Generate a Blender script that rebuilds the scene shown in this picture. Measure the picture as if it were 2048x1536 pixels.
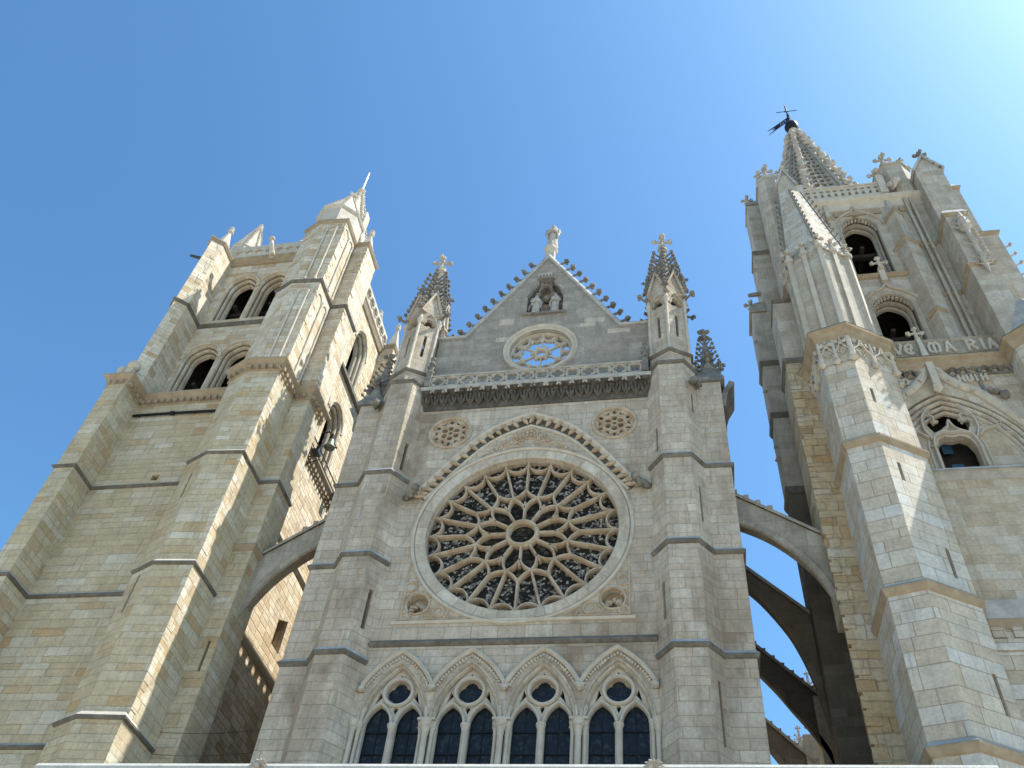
import bpy, bmesh, math, random
from mathutils import Vector, Matrix, geometry, noise
for o in list(bpy.data.objects): bpy.data.objects.remove(o)
SC = bpy.context.scene
COL = SC.collection
R = math.radians
PI = math.pi
rnd = random.Random(7)

# ------------------------------------------------------------------ camera
F_PX, PITCH, ROLL, YAW = 1810.3, R(48.63), R(7.383), R(-15.15)
cy, sy = math.cos(YAW), math.sin(YAW)
fw = Vector((sy*math.cos(PITCH), cy*math.cos(PITCH), math.sin(PITCH)))
r0 = Vector((cy, -sy, 0)); u0 = r0.cross(fw)
rt = r0*math.cos(ROLL) + u0*math.sin(ROLL)
up = -r0*math.sin(ROLL) + u0*math.cos(ROLL)
cam = bpy.data.cameras.new("camera"); cam.lens = 36*F_PX/2048; cam.sensor_width = 36
cam.clip_start = 0.1; cam.clip_end = 3000
co = bpy.data.objects.new("camera", cam); COL.objects.link(co)
m = Matrix((rt, up, -fw)).transposed().to_4x4(); m.translation = Vector((6.195, -27, 1.6))
co.matrix_world = m
SC.camera = co

# ------------------------------------------------------------------ light
SKY_G, SKY_V, SKY_TINT = 1.2, 1.17, (.74, .97, .95, 1)
SUN_EL, SUN_K = R(56.5), 0.05            # sun almost due +X (south), the west fronts just turned away from it
ld = Vector((1, SUN_K, 0)).normalized()*math.cos(SUN_EL); ld.z = math.sin(SUN_EL)
w = bpy.data.worlds.new("World"); SC.world = w; w.use_nodes = True
nt = w.node_tree
sky = nt.nodes.new('ShaderNodeTexSky'); sky.sky_type = 'NISHITA'; sky.sun_disc = False
sky.sun_elevation = SUN_EL; sky.sun_rotation = math.atan2(ld.x, ld.y)
sky.altitude = 850; sky.air_density = 1.4; sky.dust_density = 2.6; sky.ozone_density = 5.0
gm = nt.nodes.new('ShaderNodeGamma'); gm.inputs[1].default_value = SKY_G
hs_ = nt.nodes.new('ShaderNodeHueSaturation'); hs_.inputs['Saturation'].default_value = 1.0; hs_.inputs['Value'].default_value = SKY_V
tn = nt.nodes.new('ShaderNodeMix'); tn.data_type = 'RGBA'; tn.blend_type = 'MULTIPLY'; tn.inputs[0].default_value = 1; tn.inputs[7].default_value = SKY_TINT
nt.links.new(sky.outputs[0], gm.inputs[0]); nt.links.new(gm.outputs[0], hs_.inputs['Color']); nt.links.new(hs_.outputs[0], tn.inputs[6]); nt.links.new(tn.outputs[2], nt.nodes['Background'].inputs[0])
nt.nodes['Background'].inputs[1].default_value = 0.092
sun = bpy.data.lights.new("sun", 'SUN'); sun.energy = 5.0; sun.angle = R(0.5); sun.color = (1, .95, .86)
so = bpy.data.objects.new("sun", sun); COL.objects.link(so); so.location = (60, 0, 90)
so.rotation_euler = ld.to_track_quat('Z', 'Y').to_euler()
SC.view_settings.view_transform = 'Standard'; SC.view_settings.look = 'None'
SC.view_settings.exposure = 0.8; SC.view_settings.gamma = 1
SC.cycles.max_bounces = 8; SC.cycles.diffuse_bounces = 5

# ------------------------------------------------------------------ materials
def nodes(name):
    mt = bpy.data.materials.new(name); mt.use_nodes = True
    t = mt.node_tree; b = t.nodes['Principled BSDF']; b.inputs['Specular IOR Level'].default_value = .2
    return mt, t, b
class G:
    """tiny node-graph helper"""
    def __init__(s, t): s.t = t
    def n(s, ty, **k):
        x = s.t.nodes.new(ty)
        for a, v in k.items(): setattr(x, a, v)
        return x
    def put(s, sock, v):
        if isinstance(v, bpy.types.NodeSocket): s.t.links.new(v, sock)
        else: sock.default_value = v
    def math(s, op, a, b=0., c=0.):
        x = s.n('ShaderNodeMath', operation=op); s.put(x.inputs[0], a); s.put(x.inputs[1], b); s.put(x.inputs[2], c); return x.outputs[0]
    def mix(s, f, a, b, bl='MIX'):
        x = s.n('ShaderNodeMix', data_type='RGBA', blend_type=bl); s.put(x.inputs[0], f); s.put(x.inputs[6], a); s.put(x.inputs[7], b); return x.outputs[2]
    def ramp(s, f, pts):
        x = s.n('ShaderNodeValToRGB'); e = x.color_ramp.elements
        while len(e) < len(pts): e.new(0.5)
        for q, (p, c) in zip(e, pts): q.position = p; q.color = (c, c, c, 1) if isinstance(c, float) else (*c, 1)
        s.put(x.inputs[0], f); return x.outputs[0]
    def noise(s, v, sc, det=4., rough=.55):
        x = s.n('ShaderNodeTexNoise'); s.put(x.inputs['Vector'], v); x.inputs['Scale'].default_value = sc
        x.inputs['Detail'].default_value = det; x.inputs['Roughness'].default_value = rough; return x.outputs[0]
    def vec(s, v, sc):
        x = s.n('ShaderNodeVectorMath', operation='MULTIPLY'); s.put(x.inputs[0], v); x.inputs[1].default_value = sc; return x.outputs[0]

WARM = (1.02, .985, .93, 1)
def stone(name, tones, bh=.36, bw=.8, joint=.012, jcol=(.2, .17, .13), jstr=.5, stain=(.13, .095, .06), st=.5, sscale=.35,
          grime=.35, bump=.5, wob=.02, lichen=0., streak=.3, s0=.5, s1=.68):
    """ashlar: courses and blocks from the wall's own metres (UV), each block its own tone; stains and soot by noise"""
    mt, t, b = nodes(name); g = G(t)
    uv = g.n('ShaderNodeUVMap', uv_map='UVMap').outputs[0]
    pos = g.n('ShaderNodeNewGeometry').outputs['Position']
    sx = g.n('ShaderNodeSeparateXYZ'); g.put(sx.inputs[0], uv)
    nw = g.math('MULTIPLY', g.math('SUBTRACT', g.noise(pos, 2.2, 2.), .5), wob*2)
    u = g.math('ADD', sx.outputs[0], nw); v = g.math('ADD', sx.outputs[1], nw)
    vw = g.math('ADD', g.math('MULTIPLY', g.math('SINE', g.math('MULTIPLY', v, 1.7)), .12), g.math('MULTIPLY', g.math('SINE', g.math('MULTIPLY', v, 4.3)), .045))
    rv = g.math('DIVIDE', g.math('ADD', v, vw), bh); row = g.math('FLOOR', rv)
    wn = g.n('ShaderNodeTexWhiteNoise', noise_dimensions='1D'); g.put(wn.inputs['W'], row)
    pu = g.math('ADD', g.math('MULTIPLY', g.math('DIVIDE', u, bw), g.math('MULTIPLY_ADD', wn.outputs[0], .5, .75)), g.math('MULTIPLY', wn.outputs[0], 37.))
    colm = g.math('FLOOR', pu)
    cx = g.n('ShaderNodeCombineXYZ'); g.put(cx.inputs[0], colm); g.put(cx.inputs[1], row)
    wid = g.n('ShaderNodeTexWhiteNoise', noise_dimensions='2D'); g.put(wid.inputs['Vector'], cx.outputs[0])
    fu = g.math('FRACT', pu); fv = g.math('FRACT', rv)
    du = g.math('MULTIPLY', g.math('MINIMUM', fu, g.math('SUBTRACT', 1., fu)), bw)
    dv = g.math('MULTIPLY', g.math('MINIMUM', fv, g.math('SUBTRACT', 1., fv)), bh)
    d = g.math('MINIMUM', du, dv)
    mr = g.n('ShaderNodeMapRange', interpolation_type='SMOOTHSTEP'); g.put(mr.inputs[0], d)
    mr.inputs[1].default_value = joint*.4; mr.inputs[2].default_value = joint*1.6; mr.inputs[3].default_value = 1; mr.inputs[4].default_value = 0
    jm = mr.outputs[0]
    base = g.ramp(wid.outputs[0], tones)
    t.nodes[-1].color_ramp.interpolation = 'LINEAR'
    fine = g.noise(pos, 9., 6., .65)
    base = g.mix(1., base, g.ramp(fine, [(.2, .72), (.8, 1.2)]), 'MULTIPLY')
    mid = g.noise(pos, 1.6, 5., .6)
    base = g.mix(1., base, g.ramp(mid, [(.25, .78), (.75, 1.14)]), 'MULTIPLY')
    # brown water stains, stretched downwards, and soot in patches
    sn = g.noise(g.vec(pos, (1., 1., .45)), sscale, 6., .62)
    sm = g.math('MULTIPLY', g.ramp(sn, [(s0, 0.), (s1, 1.)]), g.math('MULTIPLY_ADD', wid.outputs[0], .7, .4))
    base = g.mix(g.math('MULTIPLY', sm, st), base, (*stain, 1))
    gn = g.noise(g.vec(pos, (2.2, 2.2, .5)), 1.1, 5., .7)
    base = g.mix(g.math('MULTIPLY', g.ramp(gn, [(.48, 0.), (.75, 1.)]), grime), base, (.12, .115, .105, 1))
    sk = g.noise(g.vec(pos, (5., 5., .22)), 1.3, 4., .6)
    base = g.mix(g.math('MULTIPLY', g.ramp(sk, [(.52, 0.), (.74, 1.)]), streak), base, (.15, .13, .105, 1))
    if lichen:
        base = g.mix(g.math('MULTIPLY', g.ramp(g.noise(pos, 5., 5., .7), [(.5, 0.), (.62, 1.)]), lichen), base, (.33, .31, .25, 1))
    base = g.mix(g.math('MULTIPLY', jm, jstr), base, (*jcol, 1))
    base = g.mix(1., base, WARM, 'MULTIPLY')
    g.put(b.inputs['Base Color'], base); b.inputs['Roughness'].default_value = .92
    h = g.math('ADD', g.math('MULTIPLY', jm, -.9), g.math('ADD', g.math('MULTIPLY', fine, .55), g.math('MULTIPLY', wid.outputs[0], .5)))
    bp = g.n('ShaderNodeBump'); bp.inputs['Strength'].default_value = bump; bp.inputs['Distance'].default_value = .03
    bv = g.n('ShaderNodeBevel', samples=4); bv.inputs['Radius'].default_value = .035; g.put(bp.inputs['Normal'], bv.outputs[0])
    g.put(bp.inputs['Height'], h); g.put(b.inputs['Normal'], bp.outputs[0])
    return mt

def plain(name, c1, c2, sc=3., rough=.85, metal=0., bump=.4, dirt=0., dcol=(.06, .055, .05)):
    mt, t, b = nodes(name); g = G(t)
    pos = g.n('ShaderNodeNewGeometry').outputs['Position']
    n1 = g.noise(pos, sc, 6., .65)
    c = g.ramp(n1, [(.3, c1), (.7, c2)])
    if dirt:
        c = g.mix(g.math('MULTIPLY', g.ramp(g.noise(pos, 1.7, 6., .7), [(.42, 0.), (.62, 1.)]), dirt), c, (*dcol, 1))
    g.put(b.inputs['Base Color'], c); b.inputs['Roughness'].default_value = rough; b.inputs['Metallic'].default_value = metal
    if bump:
        bp = g.n('ShaderNodeBump'); bp.inputs['Strength'].default_value = bump; bp.inputs['Distance'].default_value = .03
        g.put(bp.inputs['Height'], g.noise(pos, sc*4, 5., .65)); g.put(b.inputs['Normal'], bp.outputs[0])
    return mt

def leaded(name, sc, dark, light, lo, hi, rough=.3, spec=.35):
    mt, t, b = nodes(name); g = G(t)
    pos = g.n('ShaderNodeNewGeometry').outputs['Position']
    v = g.n('ShaderNodeTexVoronoi', feature='F1'); g.put(v.inputs['Vector'], pos); v.inputs['Scale'].default_value = sc
    ve = g.n('ShaderNodeTexVoronoi', feature='DISTANCE_TO_EDGE'); g.put(ve.inputs['Vector'], pos); ve.inputs['Scale'].default_value = sc
    sp = g.n('ShaderNodeSeparateXYZ'); g.put(sp.inputs[0], v.outputs['Color'])
    c = g.ramp(sp.outputs[0], [(lo, dark), (hi, light)])
    c = g.mix(g.ramp(ve.outputs[0], [(.03, 1.), (.07, 0.)]), c, (.012, .012, .012, 1))
    g.put(b.inputs['Base Color'], c); b.inputs['Roughness'].default_value = rough; b.inputs['Specular IOR Level'].default_value = spec
    bp = g.n('ShaderNodeBump'); bp.inputs['Strength'].default_value = .25; bp.inputs['Distance'].default_value = .02
    g.put(bp.inputs['Height'], sp.outputs[1]); g.put(b.inputs['Normal'], bp.outputs[0])
    return mt

M = {}
M['front'] = stone('grey_limestone', [(0, (.41, .355, .29)), (.3, (.44, .39, .325)), (.6, (.46, .415, .355)), (.85, (.44, .405, .36)), (1, (.52, .47, .40))],
                   bh=.38, bw=.85, joint=.011, jstr=.6, stain=(.17, .12, .075), st=.75, sscale=.3, grime=.3, s0=.5, s1=.62, streak=.35)
M['gable'] = stone('grey_gable_stone', [(0, (.27, .25, .225)), (.5, (.30, .28, .255)), (.88, (.33, .31, .285)), (.94, (.44, .40, .35)), (1, (.5, .46, .40))],
                   bh=.36, bw=.9, joint=.008, jstr=.25, st=.25, grime=.4)
M['left'] = stone('golden_limestone', [(0, (.42, .29, .16)), (.045, (.42, .33, .21)), (.12, (.43, .365, .255)), (.5, (.45, .395, .29)), (.82, (.47, .425, .33)), (1, (.52, .50, .43))],
                  bh=.36, bw=1.1, joint=.011, jcol=(.3, .25, .17), jstr=.25, stain=(.37, .27, .15), st=.4, sscale=.22, grime=.1, bump=.8, wob=.035)
M['leftup'] = stone('pale_tower_stone', [(0, (.44, .34, .22)), (.12, (.48, .41, .31)), (.4, (.53, .475, .385)), (.8, (.56, .52, .44)), (1, (.62, .58, .5))],
                    bh=.36, bw=.9, joint=.012, jcol=(.3, .24, .17), jstr=.35, stain=(.36, .24, .12), st=.3, sscale=.3, grime=.08, bump=.8, wob=.03)
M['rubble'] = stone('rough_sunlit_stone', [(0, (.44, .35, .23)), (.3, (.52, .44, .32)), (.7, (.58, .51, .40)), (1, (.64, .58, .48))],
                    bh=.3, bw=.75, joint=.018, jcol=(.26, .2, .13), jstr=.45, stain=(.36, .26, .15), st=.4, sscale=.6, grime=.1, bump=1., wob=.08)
M['right'] = stone('pale_new_ashlar', [(0, (.42, .37, .30)), (.25, (.45, .41, .345)), (.55, (.47, .44, .385)), (.8, (.49, .475, .44)), (.93, (.47, .49, .49)), (1, (.53, .53, .52))],
                   bh=.53, bw=1.0, joint=.013, jcol=(.2, .16, .12), jstr=.75, stain=(.34, .27, .18), st=.3, sscale=.25, grime=.06, bump=.4, wob=.006)
M['rightwall'] = stone('beige_tower_stone', [(0, (.40, .34, .26)), (.4, (.44, .39, .31)), (.8, (.46, .425, .36)), (1, (.50, .48, .44))],
                       bh=.42, bw=1.1, joint=.01, jstr=.3, stain=(.33, .25, .15), st=.4, sscale=.3, grime=.08, bump=.4, wob=.01)
M['rightup'] = stone('grey_tower_stone', [(0, (.37, .335, .28)), (.5, (.41, .38, .33)), (1, (.45, .43, .39))],
                     bh=.45, bw=1.1, joint=.008, jstr=.22, stain=(.25, .2, .14), st=.4, sscale=.5, grime=.25, bump=.35)
M['rust'] = stone('ochre_rough_stone', [(0, (.36, .24, .13)), (.15, (.40, .31, .19)), (.5, (.43, .36, .25)), (.8, (.45, .39, .29)), (1, (.50, .47, .41))],
                  bh=.42, bw=1.3, joint=.02, jstr=.12, stain=(.36, .21, .09), st=.7, sscale=.45, grime=.12, bump=1., wob=.08)
M['dim'] = stone('deep_shade_stone', [(0, (.10, .085, .068)), (.5, (.12, .105, .085)), (1, (.15, .13, .105))], bh=.4, bw=.9, jstr=.2, st=.4, grime=.4)  # deep shade of the right gap put into the stone's colour
M['fly'] = stone('grey_arch_stone', [(0, (.27, .25, .215)), (.5, (.31, .29, .255)), (1, (.36, .34, .30))], bh=.6, bw=.9, joint=.01, jstr=.3, st=.4, grime=.45)
M['frieze'] = plain('soot_black_foliage_stone', (.06, .053, .045), (.14, .125, .105), 5., bump=.7, dirt=.5, dcol=(.035, .034, .028))
M['trim'] = plain('cream_cut_stone', (.40, .36, .30), (.50, .46, .39), 3., dirt=.25, dcol=(.24, .19, .13))
M['tracery'] = plain('rust_stained_tracery_stone', (.36, .29, .205), (.46, .395, .31), 2.5, dirt=.55, dcol=(.23, .14, .075))
M['ringstone'] = stone('jointed_ring_stone', [(0, (.38, .345, .29)), (.5, (.44, .40, .345)), (1, (.52, .49, .43))], bh=4., bw=.9, joint=.012, jstr=.5, st=.45, sscale=.6, grime=.3, stain=(.24, .17, .1))
M['drip'] = plain('soot_shade_moulding', (.11, .10, .085), (.19, .175, .15), 4., dirt=.5, dcol=(.05, .045, .04))  # grime, plus the shade under string courses, put into one dark colour
M['drip2'] = plain('ochre_moulding', (.25, .19, .125), (.35, .295, .215), 2.5, dirt=.3, dcol=(.2, .13, .07))
M['slope'] = plain('grey_weathering_slab', (.30, .30, .30), (.42, .42, .40), 2., dirt=.35, dcol=(.13, .13, .12))
M['carved'] = plain('blackened_carved_stone', (.15, .14, .125), (.27, .25, .22), 4., bump=.7, dirt=.6, dcol=(.06, .058, .052))
M['carvedpale'] = plain('pale_carved_stone', (.34, .31, .27), (.46, .43, .38), 5., bump=.6, dirt=.35, dcol=(.12, .11, .1))
M['iron'] = plain('black_iron', (.012, .012, .014), (.03, .03, .03), 6., .5, .6, .1)
M['rod'] = plain('pale_pink_rod_metal', (.75, .6, .62), (.85, .72, .74), 3., .35, .0, 0)
M['bronze'] = plain('green_grey_bronze', (.13, .16, .13), (.22, .25, .21), 5., .5, .5, .3)
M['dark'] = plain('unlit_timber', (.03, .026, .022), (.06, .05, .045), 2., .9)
M['lamp'] = plain('dark_painted_metal', (.03, .03, .03), (.07, .07, .075), 4., .4, .3, .1)
M['roseglass'] = leaded('rose_leaded_glass', 9., (.02, .018, .015), (.3, .28, .25), .5, .92, .6, .08)
M['petalglass'] = leaded('dark_leaded_glass', 7., (.018, .016, .012), (.07, .062, .048), .5, 1., .6, .08)
M['blueglass'] = leaded('blue_leaded_glass', 8., (.012, .017, .027), (.03, .042, .05), .55, 1., .35, .2)
M['pane'] = plain('sky_lit_blue_pane', (.05, .12, .2), (.06, .14, .24), 2., .1, 0, 0)
M['plaza'] = plain('pale_plaza_paving', (.46, .41, .33), (.54, .49, .40), .8, .9)
M['ledge'] = plain('pitted_grey_coping', (.42, .41, .38), (.56, .55, .51), 14., bump=.8, dirt=.3, dcol=(.25, .24, .22))
M['copper'] = plain('purple_brown_flashing', (.10, .06, .08), (.16, .10, .11), 6., .6)

# ------------------------------------------------------------------ mesh builder
def FW(y):                      # wall facing the square (-Y): u = x, v = z, d = depth into the wall
    return lambda u, v, d: Vector((u, y + d, v))
def FS(x):                      # wall facing +X: u = y, v = z
    return lambda u, v, d: Vector((x - d, u, v))
def FE(x):                      # wall facing -X
    return lambda u, v, d: Vector((x + d, u, v))
def FP(p0, p1):                 # any upright plane along plan edge p0>p1, depth to the left of that direction
    a = Vector((p0[0], p0[1])); t = (Vector((p1[0], p1[1])) - a).normalized(); n = Vector((-t.y, t.x))
    return lambda u, v, d: Vector((a.x + t.x*u + n.x*d, a.y + t.y*u + n.y*d, v))
ICO = {}
def ico(sub):
    if sub not in ICO:
        b = bmesh.new(); bmesh.ops.create_icosphere(b, subdivisions=sub, radius=1)
        ICO[sub] = ([v.co.copy() for v in b.verts], [[v.index for v in f.verts] for f in b.faces]); b.free()
    return ICO[sub]
class MB:
    def __init__(s): s.v, s.f, s.uv = [], [], {}
    def face(s, pts, uv=None):
        i = len(s.v); s.v += [Vector(p) for p in pts]; s.f.append(list(range(i, i+len(pts))))
        if uv: s.uv[len(s.f)-1] = uv
    def prism(s, poly, z0, z1, top=None, cap=True, bot=True):
        top = top or poly; n = len(poly)
        for i in range(n):
            j = (i+1) % n
            s.face([(*poly[i], z0), (*poly[j], z0), (*top[j], z1), (*top[i], z1)])
        if cap: s.face([(*p, z1) for p in top])
        if bot: s.face([(*p, z0) for p in poly][::-1])
    def stage(s, poly, z0, z1, slits=()):
        """upright prism; slits = (edge index, centre along the edge 0..1, width, zlo, zhi) cut as real recesses"""
        n = len(poly); done = {}
        for k, c, wd, a, b in slits: done.setdefault(k, []).append((c, wd, a, b))
        for i in range(n):
            p, q = poly[i], poly[(i+1) % n]
            if i not in done:
                s.face([(*p, z0), (*q, z0), (*q, z1), (*p, z1)]); continue
            L = math.dist(p, q); fr = FP(p, q)
            hs = [[(c*L-wd/2, a), (c*L+wd/2, a), (c*L+wd/2, b), (c*L-wd/2, b)] for c, wd, a, b in done[i]]
            s.slab(fr, [(0, z0), (L, z0), (L, z1), (0, z1)], hs, 0, .5, back='holes', rim=False)
        s.face([(*p, z1) for p in poly]); s.face([(*p, z0) for p in poly][::-1])
    def box(s, x0, x1, y0, y1, z0, z1):
        s.prism([(x0, y0), (x1, y0), (x1, y1), (x0, y1)], z0, z1)
    def slab(s, fr, outer, holes, d0, d1, back=True, rim=True):
        loops = [[Vector((p[0], p[1], 0)) for p in outer]] + [[Vector((p[0], p[1], 0)) for p in h] for h in holes]
        flat = [p for l in loops for p in l]
        for t in geometry.tessellate_polygon(loops):
            s.face([fr(flat[i].x, flat[i].y, d0) for i in t])
            if back is True: s.face([fr(flat[i].x, flat[i].y, d1) for i in t][::-1])
        for k, l in enumerate(loops):
            if k == 0 and not rim: continue
            acc = 0
            for i in range(len(l)):
                a, b = l[i], l[(i+1) % len(l)]; e = (a-b).length
                s.face([fr(a.x, a.y, d0), fr(b.x, b.y, d0), fr(b.x, b.y, d1), fr(a.x, a.y, d1)],
                       [(acc, 0), (acc+e, 0), (acc+e, d1-d0), (acc, d1-d0)] if k else None)
                acc += e
            if back == 'holes' and k:
                for t in geometry.tessellate_polygon([l]): s.face([fr(l[i].x, l[i].y, d1) for i in t])
    def bar(s, fr, path, prof, closed=False):
        """sweep a moulding profile [(sideways offset, depth)] along a path drawn in the wall plane"""
        P = [Vector((p[0], p[1])) for p in path]; n = len(P); rings = []; acc = 0; accs = []
        for i in range(n):
            a = P[i-1] if (i or closed) else None; b = P[(i+1) % n] if (i < n-1 or closed) else None
            t1 = (P[i]-a).normalized() if a is not None else None; t2 = (b-P[i]).normalized() if b is not None else None
            t1 = t1 or t2; t2 = t2 or t1
            n1 = Vector((-t1.y, t1.x)); n2 = Vector((-t2.y, t2.x)); nn = (n1+n2)
            nn = nn.normalized() if nn.length > 1e-6 else n1
            k = 1/max(.45, nn.dot(n1))
            if i: acc += (P[i]-P[i-1]).length
            accs.append(acc)
            rings.append([fr(P[i].x+nn.x*o*k, P[i].y+nn.y*o*k, d) for o, d in prof])
        m_ = len(prof); cum = [0]
        for j in range(1, m_): cum.append(cum[-1]+math.dist(prof[j], prof[j-1]))
        for i in range(n if closed else n-1):
            r1, r2 = rings[i], rings[(i+1) % n]; a1 = accs[i]; a2 = accs[i+1] if i < n-1 else acc+(P[0]-P[-1]).length
            for j in range(m_-1):
                s.face([r1[j], r1[j+1], r2[j+1], r2[j]], [(a1, cum[j]), (a1, cum[j+1]), (a2, cum[j+1]), (a2, cum[j])])
        if not closed and m_ > 2: s.face(rings[0]); s.face(rings[-1][::-1])
    def drip(s, path, z, over=.11, slope=.24, drop=.13, inset=.05, closed=False):
        """weathered string course round a plan path (outside on the right of the walking direction)"""
        fr = lambda u, v, d: Vector((u, v, d))
        s.bar(fr, path, [(inset, z-drop), (-over*.45, z-drop*.7), (-over, z-.03), (-over, z+.03), (inset, z+slope)], closed)
    def slopes(s, path, z, over, slope, inset=.05, closed=False):
        s.bar(lambda u, v, d: Vector((u, v, d)), path, [(-over-.004, z+.034), (inset, z+slope+.006)], closed)
    def tube(s, pts, rad, n=8, closed=False, cap=True):
        pts = [Vector(p) for p in pts]; rr = rad if isinstance(rad, (list, tuple)) else [rad]*len(pts); rings = []
        for i, p in enumerate(pts):
            t = ((pts[min(i+1, len(pts)-1)]-pts[max(i-1, 0)])).normalized()
            a = t.orthogonal().normalized() if abs(t.z) < .99 else Vector((1, 0, 0)); a = (Vector((0, 0, 1)).cross(t)).normalized() if abs(t.z) < .99 else a
            b = t.cross(a)
            rings.append([p+(a*math.cos(2*PI*k/n)+b*math.sin(2*PI*k/n))*rr[i] for k in range(n)])
        for i in range(len(pts)-1):
            for k in range(n): s.face([rings[i][k], rings[i][(k+1) % n], rings[i+1][(k+1) % n], rings[i+1][k]])
        if cap: s.face(rings[0][::-1]); s.face(rings[-1])
    def lathe(s, c, prof, n=16, a0=0.):
        rings = [[Vector((c[0]+r_*math.cos(a0+2*PI*k/n), c[1]+r_*math.sin(a0+2*PI*k/n), z_)) for k in range(n)] for r_, z_ in prof]
        for i in range(len(prof)-1):
            for k in range(n): s.face([rings[i][k], rings[i][(k+1) % n], rings[i+1][(k+1) % n], rings[i+1][k]])
        s.face(rings[0][::-1]); s.face(rings[-1])
    def blob(s, c, r, sub=1, amp=.25, sq=(1, 1, 1), f=2.1):
        V_, F_ = ico(sub); c = Vector(c); sd = Vector((c.x*3.1, c.y*2.3, c.z*1.7)); i0 = len(s.v)
        for v in V_:
            k = r*(1+amp*noise.noise(v*f+sd)*1.6); s.v.append(c+Vector((v.x*k*sq[0], v.y*k*sq[1], v.z*k*sq[2])))
        for f_ in F_: s.f.append([i0+q for q in f_])
    def crocket(s, p, out, upv, L=.3):
        """hooked leaf: a curling stem ending in a three-lobed bud"""
        p = Vector(p); o = Vector(out).normalized(); u_ = Vector(upv).normalized(); sd = o.cross(u_)
        pts = [p-o*.04, p+o*L*.35+u_*L*.02, p+o*L*.7+u_*L*.12, p+o*L*.88+u_*L*.3]
        s.tube(pts, [L*.2, L*.15, L*.13, L*.16], 6)
        e = pts[-1]
        s.blob(e+o*L*.1, L*.25, 1, .35); s.blob(e-u_*L*.12+sd*L*.2, L*.19, 1, .35); s.blob(e-u_*L*.12-sd*L*.2, L*.19, 1, .35)
    def crossfin(s, p, h, n=4, a=0., r=.09):
        """leafy cross finial"""
        p = Vector(p); s.tube([p, p+Vector((0, 0, h))], [r*1.3, r*.8], 8)
        s.blob(p+Vector((0, 0, h)), r*1.9, 1, .4)
        z_ = h*.6
        for k in range(n):
            d = Vector((math.cos(a+2*PI*k/n), math.sin(a+2*PI*k/n), 0)); e = p+Vector((0, 0, z_))+d*h*.34
            s.tube([p+Vector((0, 0, z_)), e], [r*.9, r*.8], 6)
            s.blob(e+d*r*.6, r*1.5, 1, .4); s.blob(e+Vector((0, 0, r*1.3)), r*.95, 1, .4); s.blob(e-Vector((0, 0, r*1.2)), r*.9, 1, .4)
        s.blob(p+Vector((0, 0, h*.12)), r*1.8, 1, .35, (1.3, 1.3, .6))
    def build(s, name, mat, parent=None, smooth=False, merge=True):
        off = Vector((0, 0, 0)); q = parent
        while q: off += q.location; q = q.parent
        b = bmesh.new(); vs = [b.verts.new(v-off) for v in s.v]; ul = b.loops.layers.uv.new('UVMap')
        for i, f in enumerate(s.f):
            try: fc = b.faces.new([vs[k] for k in f])
            except ValueError: continue
            u = s.uv.get(i)
            if u:
                for lp, q in zip(fc.loops, u): lp[ul].uv = q
            else:
                fc.normal_update(); n = fc.normal
                if abs(n.z) > .85:
                    for lp in fc.loops: lp[ul].uv = (lp.vert.co.x+off.x, lp.vert.co.y+off.y)
                else:
                    t = Vector((-n.y, n.x)).normalized()
                    if abs(t.x) >= abs(t.y): t = t if t.x > 0 else -t
                    else: t = t if t.y > 0 else -t
                    for lp in fc.loops:
                        c = lp.vert.co+off; lp[ul].uv = (c.x*t.x+c.y*t.y+50, c.z)
        if merge: bmesh.ops.remove_doubles(b, verts=b.verts, dist=.0008)
        bmesh.ops.recalc_face_normals(b, faces=b.faces)
        me = bpy.data.meshes.new(name); b.to_mesh(me); b.free()
        if smooth:
            for p in me.polygons: p.use_smooth = True
        me.materials.append(M[mat]); o = bpy.data.objects.new(name, me); COL.objects.link(o)
        if parent: o.parent = parent
        return o
def tag(o, label, cat, group=None):
    o['label'] = label; o['category'] = cat
    if group: o['group'] = group
    return o
def thing(name, label, cat, loc=(0, 0, 0), group=None):
    o = bpy.data.objects.new(name, None); COL.objects.link(o); o.location = loc; return tag(o, label, cat, group)
# ---------------------------------------------------------------- paths
def circ(cx, cy_, r, n=32, a0=0., a1=2*PI, end=False):
    return [(cx+r*math.cos(a0+(a1-a0)*i/n), cy_+r*math.sin(a0+(a1-a0)*i/n)) for i in range(n+1 if end else n)]
def pointed(cx, a, v0, h, n=10):
    """pointed arch, left springing to right springing"""
    if h <= a*1.001: return [(cx-a*math.cos(PI*i/(2*n)), v0+h*math.sin(PI*i/(2*n))) for i in range(2*n+1)]
    Rr = (a*a+h*h)/(2*a); th = math.asin(h/Rr)
    L = [(cx-a+Rr-Rr*math.cos(th*i/n), v0+Rr*math.sin(th*i/n)) for i in range(n+1)]
    return L+[(2*cx-x, y) for x, y in L[-2::-1]]
def lancet(cx, a, vb, v0, h, n=10): return [(cx-a, vb)]+pointed(cx, a, v0, h, n)+[(cx+a, vb)]
def foils(cx, cy_, r, k=4, n=8, a0=PI/4, cf=.5):
    """k-lobed opening reaching radius r; cf = how far out the lobe centres sit"""
    pts = []; c = r*cf; lr = r-c; h = PI/k
    t = c*math.cos(h)+math.sqrt(max(0, lr*lr-(c*math.sin(h))**2)) if lr > c*math.sin(h) else c*math.cos(h)
    half = math.atan2(t*math.sin(h), t*math.cos(h)-c)
    for i in range(k):
        a = a0+2*PI*i/k
        for j in range(n+(0 if lr > c*math.sin(h) else 1)):
            b = a-half+2*half*j/n; pts.append((cx+c*math.cos(a)+lr*math.cos(b), cy_+c*math.sin(a)+lr*math.sin(b)))
    return pts
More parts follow.
